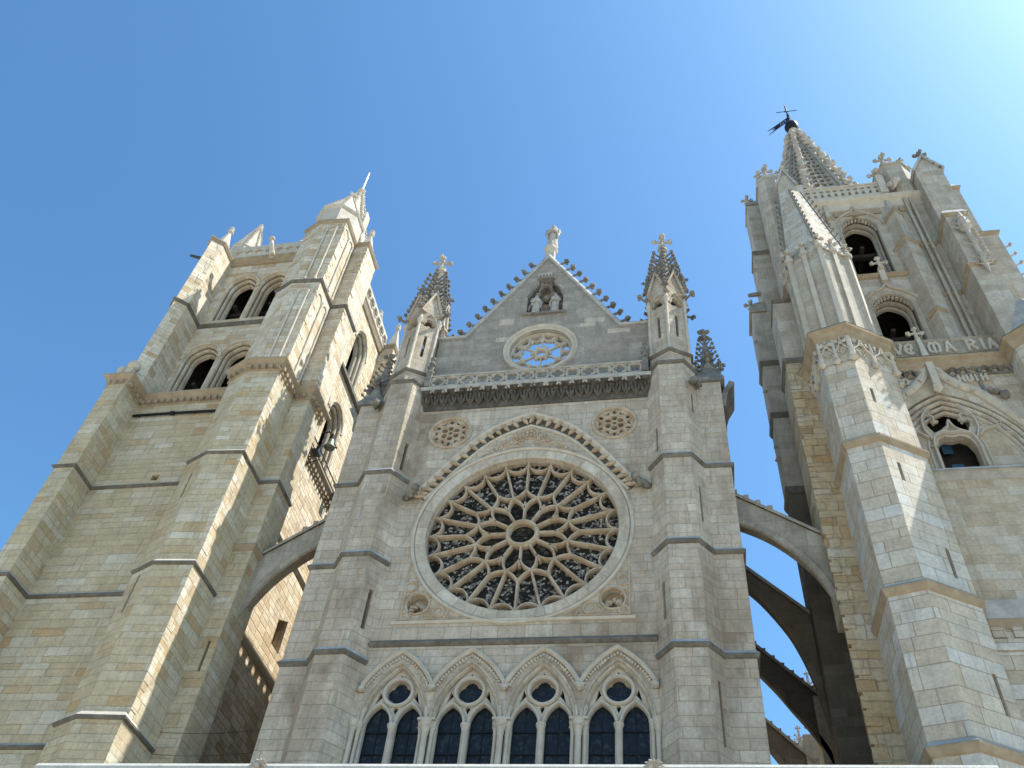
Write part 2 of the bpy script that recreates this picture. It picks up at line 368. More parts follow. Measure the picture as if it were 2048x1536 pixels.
def PR(w_, d0, d1, ch=.35):      # chamfered bar profile: width, front depth, back depth
    h = w_/2; c = h*ch*1.6; c = min(c, h*.9); e = (d1-d0)*.35
    return [(-h, d1), (-h, d0+e), (-h+c, d0), (h-c, d0), (h, d0+e), (h, d1)]
def spline(pts, n=5):
    out = []
    for i in range(len(pts)-1):
        p0 = pts[max(i-1, 0)]; p1 = pts[i]; p2 = pts[i+1]; p3 = pts[min(i+2, len(pts)-1)]
        for k in range(n):
            t = k/n; out.append(tuple(.5*((2*p1[j])+(-p0[j]+p2[j])*t+(2*p0[j]-5*p1[j]+4*p2[j]-p3[j])*t*t+(-p0[j]+3*p1[j]-3*p2[j]+p3[j])*t**3) for j in range(2)))
    return out+[pts[-1]]
def mir(poly, s): return [(x*s, y) for x, y in poly]
def grow(poly, d):
    """offset an open plan path sideways (positive = to the right of walking direction)"""
    P = [Vector(p) for p in poly]; out = []
    for i in range(len(P)):
        t1 = (P[i]-P[i-1]).normalized() if i else None; t2 = (P[i+1]-P[i]).normalized() if i < len(P)-1 else None
        t1 = t1 or t2; t2 = t2 or t1
        n1 = Vector((t1.y, -t1.x)); nn = (n1+Vector((t2.y, -t2.x))).normalized(); k = 1/max(.5, nn.dot(n1))
        out.append((P[i].x+nn.x*d*k, P[i].y+nn.y*d*k))
    return out
def gridblocks(mb, arris, d1, d2, z0, z1, seed, h=.36, pr=(.015, .05), wd=(.25, .7)):
    """uneven worn quoin blocks standing a few cm proud along an arris"""
    q = random.Random(seed); z = z0
    a = Vector(arris); d1 = Vector(d1).normalized(); d2 = Vector(d2).normalized()
    n1 = Vector((-d2.x, -d2.y)); n2 = Vector((-d1.x, -d1.y))
    while z < z1-.1:
        e = min(z1, z+h*q.uniform(.8, 1.2)); p1 = q.uniform(*pr); p2 = q.uniform(*pr); l1 = q.uniform(*wd); l2 = q.uniform(*wd)
        if q.random() < .75:
            A = a+n1*p1+n2*p2
            mb.prism([tuple(A), tuple(a+d1*l1+n1*p1), tuple(a+d1*(l1)+d2*.04), tuple(a+d2*.04+d1*.04), tuple(a+d2*l2+d1*.04), tuple(a+d2*l2+n2*p2)], z+.008, e-.008)
        z = e
# ================================================================ ground
g_ = MB(); g_.face([(-600, -600, 0), (600, -600, 0), (600, 600, 0), (-600, 600, 0)])
gr = g_.build('plaza', 'plaza'); gr['kind'] = 'structure'

# ================================================================ portal porch in front
porch = thing('portal_porch', 'stone porch whose pitted grey coping crosses the bottom of the view', 'porch', (0, -4.5, 0))
b = MB()
hs = [lancet(x, a, .3, 5.2, a*1.5) for x, a in ((-8.1, 2.3), (0, 3.0), (8.3, 2.4))]
b.slab(FW(-4.9), [(-11.9, 0), (12.85, 0), (12.85, 12.31), (-11.9, 12.31)], hs, 0, 1.0, back='holes')
b.prism([(-11.9, -3.9), (11.6, -3.9), (11.3, -.95), (-11.6, -.95)], 11.2, 11.7)
b.build('wall', 'trim', porch)
b = MB(); zt = 12.6
b.bar(lambda u, v, d: Vector((u, v, d)), [(-12.05, -4.9), (13.05, -4.9)], [(.9, 12.32), (-.12, 12.32), (-.14, 12.38), (-.14, 12.48), (-.02, zt), (.75, zt), (.9, 12.46)])
b.build('coping', 'ledge', porch)
b = MB(); b.box(-11.95, 12.95, -5.0, -4.4, 12.22, 12.318); b.build('flashing', 'copper', porch)
for x in (-5.25, 5.12):
    b = MB()
    for k in range(7):
        a = PI*k/6; b.tube([(x, -5.06, 12.48), (x+.13*math.cos(a), -5.2, 12.46+.1*math.sin(a)), (x+.25*math.cos(a), -5.26, 12.38+.2*math.sin(a))], [.05, .04, .015], 6)
    b.blob((x-.1, -5.16, 12.44), .1, 1, .4)
    b.build('leaf_finial', 'carvedpale', porch)

# ================================================================ central front
front = thing('cathedral_front', 'grey gabled church front with the great rose window, between the two bell towers', 'church', (0, 0, 0))
WX = (-3.78, -1.26, 1.26, 3.78)
b = MB()
holes = [lancet(x, 1.19, 13.2, 16.5, 2.21) for x in WX]+[circ(0, 24.6, 3.83, 72)]+[circ(x, 30.3, .88, 32) for x in (-3.66, 3.66)]
holes += [circ(s*3.62, 21.15, .42, 20) for s in (-1, 1)]
b.slab(FW(0), [(-5.14, 0), (5.14, 0), (5.14, 32.2), (-5.14, 32.2)], holes, 0, .9)
b.build('wall', 'front', front)
b = MB(); b.drip([(-5.12, 0), (5.12, 0)], 19.46, .13, .22, .14); b.build('string_course', 'drip', front)
b = MB(); b.bar(FW(0), [(-4.5, 20.34), (4.42, 20.34)], [(-.07, .05), (-.06, -.06), (.04, -.1), (.07, -.04), (.07, .05)]); b.build('sill', 'trim', front)
# --- buttresses, polygonal, four stages
BP = [(5.12, 0), (5.68, -.74), (6.78, -.72), (7.28, -.02), (8.33, 0), (8.33, 2.6), (5.12, 2.6)]
def cpoly(s, p): return p if s > 0 else [(-x, y) for x, y in p[::-1]]
def edge(s, k, n=7): return k if s > 0 else (n-2-k) % n
for s in (-1, 1):
    b = MB(); Z = [0, 18.75, 23.05, 27.4, 32.5]; P = cpoly(s, BP)
    sl = {0: [(2, .5, .13, 15.4, 17.6)], 1: [(0, .55, .15, 19.95, 21.5)], 2: [(2, .45, .13, 24.2, 26.0)], 3: [(0, .6, .13, 27.95, 29.3), (2, .5, .11, 30.2, 31.4)]}
    if s < 0: sl = {1: [(0, .5, .17, 19.9, 21.6)], 3: [(0, .5, .15, 27.8, 29.4)]}
    for i in range(4): b.stage(P, Z[i], Z[i+1], [(edge(s, k), (c if s > 0 else 1-c), w_, a_, e_) for k, c, w_, a_, e_ in sl.get(i, [])])
    IP = cpoly(s, [(5.12, 0), (5.68, -.74), (6.78, -.72), (7.28, -.02), (7.28, 1.4), (5.12, 1.4)])
    b.stage(IP, 32.5, 33.3)
    hexv = [(s*6.24+1.06*math.cos(PI/2*3+k*PI/3), .42+1.06*math.sin(PI/2*3+k*PI/3)) for k in range(6)]
    bt = b.build('buttress', 'front', front)
    path = BP[:6] if s > 0 else [(-x, y) for x, y in BP[:6]][::-1]
    for z in Z[1:4]:
        b = MB(); b.drip(path, z, .11, .26, .14); b.build('string_course', 'drip', bt)
        b = MB(); b.slopes(path, z, .11, .26); b.build('weathering', 'slope', bt)
    pin = [(5.12, .6), (5.12, 0), (5.68, -.74), (6.78, -.72), (7.28, -.02), (7.28, 1.2)] if s > 0 else [(-7.28, 1.2), (-7.28, -.02), (-6.78, -.72), (-5.68, -.74), (-5.12, 0), (-5.12, .6)]
    b = MB(); b.drip(pin, 33.25, .12, .1, .16); b.build('string_course', 'drip', bt)
    # hipped base and hexagonal base course of the pinnacle
    b = MB(); top = [(s*6.24+1.2*math.cos(-PI/2+k*PI/3), .42+1.2*math.sin(-PI/2+k*PI/3)) for k in range(6)]
    lowp = [(s*6.24-1.1, -.05), (s*6.24-.56, -.76), (s*6.24+.56, -.76), (s*6.24+1.1, -.05), (s*6.24+.9, 1.35), (s*6.24-.9, 1.35)]
    b.prism(lowp, 33.3, 33.75, [(s*6.24-1.06, 0), (s*6.24-.4, -.52), (s*6.24+.4, -.52), (s*6.24+1.06, 0), (s*6.24+.9, 1.35), (s*6.24-.9, 1.35)])
    b.prism([(s*6.24+1.06*math.cos(-PI/2+k*PI/3), .42+1.06*math.sin(-PI/2+k*PI/3)) for k in range(6)], 33.3, 34.3)
    b.build('pinnacle_base', 'front', bt)
    b = MB(); b.drip([(s*6.24+1.05*math.cos(-PI/2+k*PI/3), .42+1.05*math.sin(-PI/2+k*PI/3)) for k in range(6)], 34.28, .13, .16, .14, closed=True); b.build('base_course', 'drip', bt)

def hexpin(s):
    """hexagonal gabled pinnacle with an arris to the square"""
    cx, cyy, Rr = s*6.24, .42, .98
    V_ = [(cx+Rr*math.cos(-PI/2+k*PI/3), cyy+Rr*math.sin(-PI/2+k*PI/3)) for k in range(6)]
    pn = MB()
    for k in range(6):
        p, q = V_[k], V_[(k+1) % 6]; L = math.dist(p, q); fr = FP(p, q)
        gab = [(0, 34.3), (L, 34.3), (L, 39.1), (L/2, 40.75), (0, 39.1)]
        slit = [(L/2-.07, 35.55), (L/2+.07, 35.55), (L/2+.07, 37.2), (L/2-.07, 37.2)]
        tre = foils(L/2, 38.2, .36, 3, 6, PI/2)
        pn.slab(fr, gab, [slit, tre], 0, .22)
        pn.bar(fr, pointed(L/2, L/2-.1, 38.1, .85, 8), PR(.1, -.1, .05))
        pn.bar(fr, pointed(L/2, L/2-.22, 38.1, .6, 8), PR(.07, -.03, .08))
        pn.bar(fr, [(-.08, 39.0), (L/2, 40.87), (L+.08, 39.0)], [(-.09, .2), (-.09, -.1), (.06, -.14), (.08, .2)])
    pt = pn.build('pinnacle', 'front', front)
    for k in range(6):
        a = -PI/2+k*PI/3; c = (cx+(Rr+.02)*math.cos(a), cyy+(Rr+.02)*math.sin(a))
        cm = MB(); cm.lathe(c, [(.13, 34.3), (.13, 34.42), (.08, 34.55), (.075, 38.0), (.1, 38.05), (.16, 38.3), (.17, 38.36), (.1, 38.4), (.09, 38.7)], 10); cm.build('colonnette', 'trim', pt)
    sp = MB()
    core = lambda z: .95*(44.2-z)/(44.2-38.9)+.1*(z-38.9)/(44.2-38.9)
    sp.lathe((cx, cyy), [(.9, 38.7), (.95, 38.9), (.1, 44.2)], 6, -PI/2)
    for k in range(6):
        a = -PI/2+k*PI/3; d = Vector((math.cos(a), math.sin(a), 0))
        for j in range(11):
            z = 39.2+j*.42; r_ = core(z); sp.crocket((cx+d.x*r_, cyy+d.y*r_, z), (d.x, d.y, .2), (0, 0, 1), .36)
        a2 = a+PI/6; d2 = Vector((math.cos(a2), math.sin(a2), 0))          # crockets climbing the little gables, and their finials
        tip = Vector((cx, cyy, 40.85))+d2*.9
        sp.crossfin(tip-Vector((0, 0, .05)), .62, 4, a2, .06)
        for t in (.3, .62):
            for sg in (-1, 1):
                e = Vector((-d2.y, d2.x, 0))*sg
                sp.crocket(tip+e*.5*t*.98-Vector((0, 0, 1.75*t)), (e.x*.8+d2.x*.4, e.y*.8+d2.y*.4, .4), (0, 0, 1), .2)
        sp.crocket((cx+(Rr+.05)*math.cos(a), cyy+(Rr+.05)*math.sin(a), 38.75), (d.x, d.y, .1), (0, 0, 1), .5)
    sp.build('spire', 'carved', pt)
    cm = MB(); cm.lathe((cx, cyy), [(.12, 43.9), (.26, 44.1), (.27, 44.22), (.14, 44.3), (.12, 44.5)], 12)
    cm.crossfin((cx, cyy, 44.3), 1.15, 4, .1, .1); cm.build('finial', 'carvedpale', pt)
for s in (-1, 1): hexpin(s)

def smallpin(s):
    cx, cyy = s*7.9, .75
    b = MB(); q = [(cx-.72, -.12), (cx+.62, -.12), (cx+.62, 1.9), (cx-.72, 1.9)] if s > 0 else [(cx-.62, -.12), (cx+.72, -.12), (cx+.72, 1.9), (cx-.62, 1.9)]
    b.prism(q, 32.5, 32.72); q2 = [(cx+(x-cx)*.7, cyy+(y-cyy)*.5) for x, y in q]
    b.prism(q, 32.72, 33.6, q2)
    bb = s*8.33
    b.bar(FW(.1), [(bb+s*.02, 31.0), (bb+s*.06, 31.5), (bb+s*.2, 32.0), (bb+s*.42, 32.4), (bb+s*.5, 32.6)], [(-.12, 1.7), (-.12, 0), (.12, 0), (.12, 1.7)])
    pt = b.build('pinnacle', 'carved', front); pt['label'] = 'small blackened crocketed pinnacle on the outer shoulder'
    sp = MB()
    sp.lathe((cx, cyy), [(.62, 33.2), (.55, 33.5), (.06, 36.6)], 4, PI/4)
    for k in range(4):
        a = PI/4+k*PI/2; d = Vector((math.cos(a), math.sin(a), 0))
        for j in range(8):
            z = 33.4+j*.38; r_ = .58*(36.6-z)/3.2+.06; sp.crocket((cx+d.x*r_, cyy+d.y*r_, z), (d.x, d.y, .2), (0, 0, 1), .26)
        a2 = k*PI/2; d2 = (math.cos(a2), math.sin(a2))
        sp.prism([(cx+d2[0]*.55-d2[1]*.4, cyy+d2[1]*.55+d2[0]*.4), (cx+d2[0]*.55+d2[1]*.4, cyy+d2[1]*.55-d2[0]*.4), (cx, cyy)], 33.2, 34.3, [(cx+d2[0]*.52-d2[1]*.03, cyy+d2[1]*.52+d2[0]*.03), (cx+d2[0]*.52+d2[1]*.03, cyy+d2[1]*.52-d2[0]*.03), (cx, cyy)])
        sp.crossfin((cx+d2[0]*.55, cyy+d2[1]*.55, 34.2), .5, 4, 0, .06)
    sp.crossfin((cx, cyy, 36.4), .75, 4, PI/4, .075)
    sp.build('spire', 'carved', pt)
    g2 = MB(); x = s*7.25
    g2.tube([(x, .2, 32.2), (x-s*.02, -.25, 32.25), (x-s*.05, -.65, 32.05), (x-s*.06, -.85, 31.75)], [.2, .18, .15, .1], 8); g2.blob((x-s*.06, -.9, 31.72), .17, 2, .35)
    g2.blob((x-s*.2, -.4, 32.1), .16, 1, .4); g2.blob((x+s*.14, -.35, 32.05), .16, 1, .4)
    g2.build('gargoyle', 'carved', front, True)
for s in (-1, 1): smallpin(s)

# --- foliage cornice and quatrefoil balustrade
b = MB(); fx = lambda u, v, d: Vector((u, v, d))
b.bar(fx, [(-5.3, 0), (5.3, 0)], [(.4, 31.8), (-.05, 31.8), (-.08, 31.92), (-.12, 32.3), (-.25, 32.65), (-.42, 32.82), (.4, 32.84)])
q = random.Random(3)
for i in range(25):
    x = -5.05+i*10.1/24; hh = q.uniform(-.04, .04)
    b.tube([(x, -.06, 31.95), (x+q.uniform(-.06, .06), -.16, 32.25), (x, -.3, 32.55+hh)], [.04, .09, .05], 6)
    for sg in (-1, 1): b.tube([(x, -.08, 32.0), (x+sg*.12, -.2, 32.22), (x+sg*.18, -.3, 32.45)], [.04, .075, .03], 6); b.blob((x+sg*.17, -.3, 32.5), .07, 1, .5)
    b.blob((x, -.4, 32.66+hh), .13, 1, .5)
b.build('foliage_frieze', 'frieze', front)
b = MB()
for i in range(17):
    x = -5.05+(i+.5)*10.1/17
    for dx, dz in ((0, 0), (-.07, -.06), (.07, -.06), (-.05, .06), (.05, .06)): b.blob((x+dx, -.47, 32.68+dz), .06, 1, .4)
b.build('leaf_tips', 'carvedpale', front)
b = MB(); b.bar(fx, [(-5.35, 0), (5.35, 0)], [(.35, 32.84), (-.44, 32.84), (-.5, 32.9), (-.5, 33.0), (-.3, 33.14), (.35, 33.16)]); b.build('cornice_slab', 'slope', front)
b = MB(); n = 14; pw = 9.98/n
hs = [foils(-4.99+pw*(i+.5), 33.47, .27, 4, 5, PI/4 if i % 2 else 0) for i in range(n)]
hs += [[(-4.99+pw*i-.09, 33.74), (-4.99+pw*i, 33.6), (-4.99+pw*i+.09, 33.74)] for i in range(1, n)]+[[(-4.99+pw*i-.09, 33.2), (-4.99+pw*i+.09, 33.2), (-4.99+pw*i, 33.34)] for i in range(1, n)]
b.slab(FW(-.36), [(-4.99, 33.14), (4.99, 33.14), (4.99, 33.8), (-4.99, 33.8)], hs, 0, .16)
for i in range(n): b.bar(FW(-.36), circ(-4.99+pw*(i+.5), 33.47, .32, 16), PR(.06, -.04, .02), True)
b.bar(fx, [(-5.0, -.28), (5.0, -.28)], [(.12, 33.8), (-.14, 33.8), (-.15, 33.88), (-.05, 33.95), (.05, 33.95), (.12, 33.88)])
b.build('balustrade', 'carvedpale', front)
for s in (-1, 1):
    b = MB(); x = s*5.1; b.box(x-.14, x+.14, -.5, -.2, 33.1, 34.2)
    b.lathe((x, -.36), [(.2, 34.1), (.2, 34.2), (.1, 34.3), (.14, 34.6), (.17, 34.8), (.1, 35.0), (.05, 35.1)], 8); b.blob((x, -.38, 35.15), .14, 1, .3); b.blob((x+.1, -.45, 34.7), .12, 1, .4)
    b.blob((x-.1, -.42, 34.5), .12, 1, .4)
    b.build('balustrade_post', 'carved', front)

# --- gable
b = MB()
nic = [(-.93, 39.12), (.96, 39.12), (.96, 40.75), (.7, 41.35), (.42, 41.75), (.4, 42.1), (-.38, 42.1), (-.4, 41.75), (-.68, 41.35), (-.93, 40.75)]
b.slab(FW(.3), [(-5.3, 33.0), (5.3, 33.0), (5.3, 37.55), (3.95, 37.55), (0, 44.3), (-3.95, 37.55), (-5.3, 37.55)], [circ(0, 36.25, 1.52, 48), nic], 0, .75)
b.face([(-1.1, .85, 38.9), (1.1, .85, 38.9), (1.1, .85, 42.3), (-1.1, .85, 42.3)])
gb = b.build('gable', 'gable', front)
b = MB(); b.bar(FW(.3), [(-5.3, 37.62), (-3.93, 37.62), (0, 44.4), (3.93, 37.62), (5.3, 37.62)], [(-.09, .1), (-.09, -.1), (.0, -.16), (.16, -.05), (.16, .8), (-.09, .8)]); b.build('coping', 'slope', gb)
dirv = Vector((3.93, 0, 6.78)).normalized()
for s in (-1, 1):
    for i in range(10):
        t = .35+i*.73; p = Vector((s*(3.98-dirv.x*t), .42, 37.72+dirv.z*t))
        b = MB(); b.crocket(p, (s*1, -.1, .1), (0, 0, 1), .54); b.build('crocket', 'carved', gb)
b = MB(); cz = 36.25
b.bar(FW(.3), circ(0, cz, 1.68, 64), [(.17, .1), (.13, -.02), (.05, -.06), (-.04, -.03), (-.1, -.1), (-.16, -.12), (-.19, 0), (-.19, .05)], True)
b.build('oculus_ring', 'trim', gb)
b = MB(); f3 = FW(.52)
b.bar(f3, circ(0, cz, 1.5, 48), PR(.1, -.02, .3), True)
for k in range(12):
    a = PI/2+k*PI/6; am = a+PI/12
    c = (1.3*math.cos(am), cz+1.3*math.sin(am)); arc = []
    for j in range(9):
        t = am+PI+(-1+2*j/8)*1.75; arc.append((c[0]+.29*math.cos(t), c[1]+.29*math.sin(t)))
    b.bar(f3, arc, PR(.09, .03, .27))
    pk = f3(1.02*math.cos(a), cz+1.02*math.sin(a), .1); b.blob(pk, .12 if k % 2 == 0 else .1, 1, .35); b.bar(f3, [(1.05*math.cos(a), cz+1.05*math.sin(a)), (1.45*math.cos(a), cz+1.45*math.sin(a))], PR(.1, .05, .25))
for k in range(6):
    a = PI/2+k*PI/3; b.bar(f3, [(.36*math.cos(a), cz+.36*math.sin(a)), (1.0*math.cos(a), cz+1.0*math.sin(a))], PR(.075, .06, .2))
    b.blob(f3(.44*math.cos(a+PI/6), cz+.44*math.sin(a+PI/6), .1), .12, 1, .3)
b.bar(f3, circ(0, cz, .31, 24), PR(.15, .0, .26), True)
b.build('oculus_tracery', 'trim', gb)
b = MB(); fn = FW(.3)
b.bar(fn, [(-1.15, 39.08), (1.18, 39.08)], [(-.06, .1), (-.06, -.14), (.04, -.16), (.06, .1)])
b.bar(fn, [(-.44, 42.16), (.46, 42.16)], [(-.1, .3), (-.1, -.2), (.02, -.24), (.06, .3)])
for i in range(5): b.box(-.38+i*.18, -.28+i*.18, .06, .3, 42.2, 42.36)
b.bar(fn, pointed(0, .34, 41.1, .62, 8), PR(.12, -.06, .3))
for sg in (-1, 1):
    b.bar(fn, [(sg*.96, 40.7), (sg*.72, 41.4), (sg*.42, 41.85)], PR(.12, -.03, .2)); b.blob((sg*.42, .5, 41.05), .2, 1, .4); b.blob((sg*.25, .45, 41.85), .17, 1, .4)
b.blob((0, .6, 40.75), .24, 1, .4); b.blob((.02, .5, 39.35), .2, 1, .4)
b.build('niche_canopy', 'carved', gb)

# --- pointed hood over the rose, rose ring, tracery and glass
HP = spline([(-4.62, 26.55), (-4.12, 27.2), (-3.3, 28.38), (-2.2, 29.75), (-1.2, 30.52), (0, 31.05)], 6); HP = HP+[(-x, y) for x, y in HP[-2::-1]]
b = MB(); b.bar(FW(0), HP, [(-.12, .03), (-.12, -.06), (-.02, -.16), (.08, -.2), (.12, -.14), (.12, .03)])
b.bar(FW(0), [(x*.915, 24.6+(y-24.6)*.90) for x, y in HP], [(-.07, .03), (-.06, -.05), (.0, -.09), (.07, -.05), (.07, .03)])
b.build('arch_hood', 'trim', front)
b = MB(); b.bar(FW(0), [(x*.955, 24.6+(y-24.6)*.95) for x, y in HP], [(-.24, .02), (-.24, -.012), (.24, -.012), (.24, .02)]); b.build('hood_dark_band', 'frieze', front)  # flat band; soot and the shade between leaves put into its black
b = MB()
for i in range(0, len(HP)-1, 2):                              # carved leaves between the two mouldings
    for t in (.25,):
        x, y = HP[i][0]*(1-t)+HP[i+1][0]*t, HP[i][1]*(1-t)+HP[i+1][1]*t
        v = Vector((x, y-24.6)); p = v*.95; tt = Vector((HP[i+1][0]-HP[i][0], HP[i+1][1]-HP[i][1])).normalized(); nn = v.normalized()
        c = Vector((p.x, p.y+24.6)); sg = 1 if x < 0 else -1
        e1 = c+tt*.12*sg-nn*.17; e2 = c-tt*.1*sg+nn*.18
        b.tube([(e1.x, -.03, e1.y), (c.x, -.11, c.y), (e2.x, -.1, e2.y)], [.04, .11, .06], 6)
        b.blob((e2.x, -.16, e2.y), .09, 1, .5)
b.build('hood_foliage', 'tracery', front)
b = MB()
for dx, dz, r_ in ((0, 30.05, .32), (-.62, 29.75, .2), (.62, 29.75, .2), (-1.0, 29.5, .14), (1.0, 29.5, .14)):
    b.bar(FW(0), circ(dx, dz-.15, r_, 20), PR(.09, -.07, .03), True)
    for k in range(5): b.blob((dx+.5*r_*math.cos(k*1.26), -.03, dz-.15+.5*r_*math.sin(k*1.26)), r_*.3, 1, .4)
for dx, dz, r_ in ((-1.45, 29.0, .17), (1.45, 29.0, .17), (-.33, 29.4, .13), (.33, 29.4, .13), (-1.9, 28.6, .13), (1.9, 28.6, .13)): b.bar(FW(0), circ(dx, dz, r_, 16), PR(.07, -.06, .03), True)
for s in (-1, 1):
    b.bar(FW(0), spline([(0, 30.3), (s*.5, 29.95), (s*.9, 29.4), (s*1.6, 29.15)], 4), PR(.07, -.05, .03)); b.bar(FW(0), spline([(s*.3, 29.15), (s*.8, 29.15), (s*1.3, 28.75), (s*2.1, 28.35)], 4), PR(.06, -.05, .03))
    for k in range(9): b.blob((s*(.2+k*.2), -.02, 29.75-k*.12), .08, 1, .5)
b.build('apex_carving', 'tracery', front)
rose = MB(); rz = 24.6
rose.bar(FW(0), circ(0, rz, 4.05, 96), [(.23, .3), (.22, .02), (.19, -.03), (-.2, -.05), (-.23, -.02), (-.24, .04)], True)
rw = rose.build('rose_window', 'ringstone', front); rw['label'] = 'great round rose window with twenty-four stone spokes'
b = MB(); b.bar(FW(0), circ(0, rz, 4.36, 96), [(.08, .03), (.06, -.07), (0, -.12), (-.06, -.09), (-.09, .03)], True); b.build('outer_moulding', 'trim', rw)
f = FW(0); D0, D1 = .24, .52
def pol(r_, deg): a = R(deg); return (r_*math.sin(a), rz+r_*math.cos(a))
b = MB()
b.bar(f, circ(0, rz, .59, 40), PR(.2, .2, D1), True)
for k in range(12):
    a = k*30
    b.bar(f, [pol(.66, a), pol(1.62, a)], PR(.115, D0, D1))
    for sg in (-1, 1):
        b.bar(f, spline([pol(1.3, a), pol(1.52, a+sg*4.5), pol(1.72, a+sg*9.5), pol(1.88, a+sg*15)], 4), PR(.115, D0, D1))          # petal head
        b.bar(f, spline([pol(2.3, a), pol(2.12, a+sg*3.5), pol(1.98, a+sg*8), pol(1.9, a+sg*15)], 4), PR(.12, D0+.004, D1))      # foot of the outer light
    b.bar(f, [pol(2.2, a), pol(3.86, a)], PR(.12, D0+.008, D1)); b.bar(f, [pol(1.85, a+15), pol(3.86, a+15)], PR(.12, D0+.008, D1))
for k in range(24):
    am = k*15+7.5; c = pol(3.86, am); inn = math.atan2(rz-c[1], -c[0]); arc = [(c[0]+.5*math.cos(inn+(-1+2*j/14)*1.52), c[1]+.5*math.sin(inn+(-1+2*j/14)*1.52)) for j in range(15)]
    b.bar(f, arc, PR(.11, D0+.012, D1))
    ai = k*15+7.5
b.build('rose_tracery', 'tracery', rw)
b = MB(); gd = .5; ps = [circ(0, rz, r_, 72) for r_ in (1.9, 3.84)]
for i in range(72):
    j = (i+1) % 72; b.face([f(*ps[0][i], gd), f(*ps[0][j], gd), f(*ps[1][j], gd), f(*ps[1][i], gd)])
b.build('outer_glass', 'roseglass', rw)
b = MB(); b.face([f(*p, gd) for p in circ(0, rz, 1.9, 72)]); b.build('inner_glass', 'petalglass', rw)
b = MB()
for r_ in (2.45, 2.9, 3.3, 1.2, 1.55):
    for k in range(24):
        b.bar(f, [pol(r_, k*15+t*5) for t in range(4)], [(-.008, gd-.004), (-.008, gd-.022), (.008, gd-.022), (.008, gd-.004)])
for i in range(-1, 2): b.bar(f, [(-.5, rz+i*.22), (.5, rz+i*.22)], [(-.008, gd-.004), (-.008, gd-.022), (.008, gd-.022), (.008, gd-.004)])
b.build('saddle_bars', 'iron', rw)
for s in (-1, 1):                                   # medallions, corner tracery, gargoyles beside the arch
    b = MB(); c = (s*3.66, 30.3); hs = []
    for k in range(6):
        a = PI/6+k*PI/3; hs.append(circ(c[0]+.31*math.cos(a), c[1]+.31*math.sin(a), .135, 12))
        a2 = k*PI/3; hs.append([(c[0]+.48*math.cos(a2), c[1]+.48*math.sin(a2)), (c[0]+.74*math.cos(a2+.2), c[1]+.74*math.sin(a2+.2)), (c[0]+.66*math.cos(a2), c[1]+.66*math.sin(a2)), (c[0]+.74*math.cos(a2-.2), c[1]+.74*math.sin(a2-.2))])
        a3 = a; hs.append([(c[0]+.55*math.cos(a3), c[1]+.55*math.sin(a3)), (c[0]+.78*math.cos(a3+.26), c[1]+.78*math.sin(a3+.26)), (c[0]+.8*math.cos(a3), c[1]+.8*math.sin(a3)), (c[0]+.78*math.cos(a3-.26), c[1]+.78*math.sin(a3-.26))])
    hs.append(circ(c[0], c[1], .09, 10))
    b.slab(FW(0), circ(*c, .9, 40), hs, .02, .3, back='holes')
    b.bar(FW(0), circ(*c, .93, 40), PR(.14, -.08, .05), True)
    for k in range(6):
        a = k*PI/3; b.bar(FW(0), [(c[0]+.18*math.cos(a), c[1]+.18*math.sin(a)), (c[0]+.52*math.cos(a), c[1]+.52*math.sin(a))], PR(.07, -.02, .06))
        b.bar(FW(0), [(c[0]+.82*math.cos(a+.45), c[1]+.82*math.sin(a+.45)), (c[0]+.5*math.cos(a), c[1]+.5*math.sin(a)), (c[0]+.82*math.cos(a-.45), c[1]+.82*math.sin(a-.45))], PR(.06, -.025, .06))
    b.build('medallion', 'tracery', front)
    b = MB(); cx = s*3.62
    b.face([(cx+.45*math.cos(t*.3142), .35, 21.15+.45*math.sin(t*.3142)) for t in range(20)])
    for c, r_ in (((cx, 21.15), .45), ((s*4.0, 21.95), .22), ((s*2.78, 20.78), .22), ((s*4.0, 20.65), .17)): b.bar(FW(0), circ(*c, r_, 24), PR(.09, -.07, .04), True)
    b.bar(FW(0), [(s*4.2, 20.45), (s*4.2, 23.0), (s*4.12, 23.1)], PR(.08, -.05, .03)); b.bar(FW(0), [(s*4.2, 20.48), (s*1.9, 20.48)], PR(.08, -.052, .03))
    for k in range(7): b.blob((cx+.26*math.cos(PI*k/6), .2, 21.0+.22*math.sin(PI*k/6)*(1 if k % 2 else .6)), .13, 1, .5)
    for x_, z_ in ((s*3.15, 20.75), (s*4.05, 21.45), (s*3.2, 21.6), (s*2.4, 20.6)): b.bar(FW(0), [(x_-.14, z_-.12), (x_+.14, z_-.12), (x_, z_+.14)], PR(.05, -.05, .03), True)
    b.build('corner_tracery', 'tracery', front)
    b = MB(); x = s*4.62; z = 26.5
    b.tube([(x+s*.42, .05, z-.02), (x+s*.2, -.22, z+.02), (x-s*.04, -.42, z+.06)], [.17, .15, .11], 8); b.blob((x-s*.08, -.47, z+.14), .17, 2, .3)
    b.blob((x+s*.1, -.3, z-.12), .14, 1, .4); b.blob((x+s*.3, -.15, z-.12), .12, 1, .4)
    for e in (-1, 1): b.blob((x-s*.08+e*.12, -.44, z+.25), .06, 1, .2)
    b.build('gargoyle', 'carved', front, True)

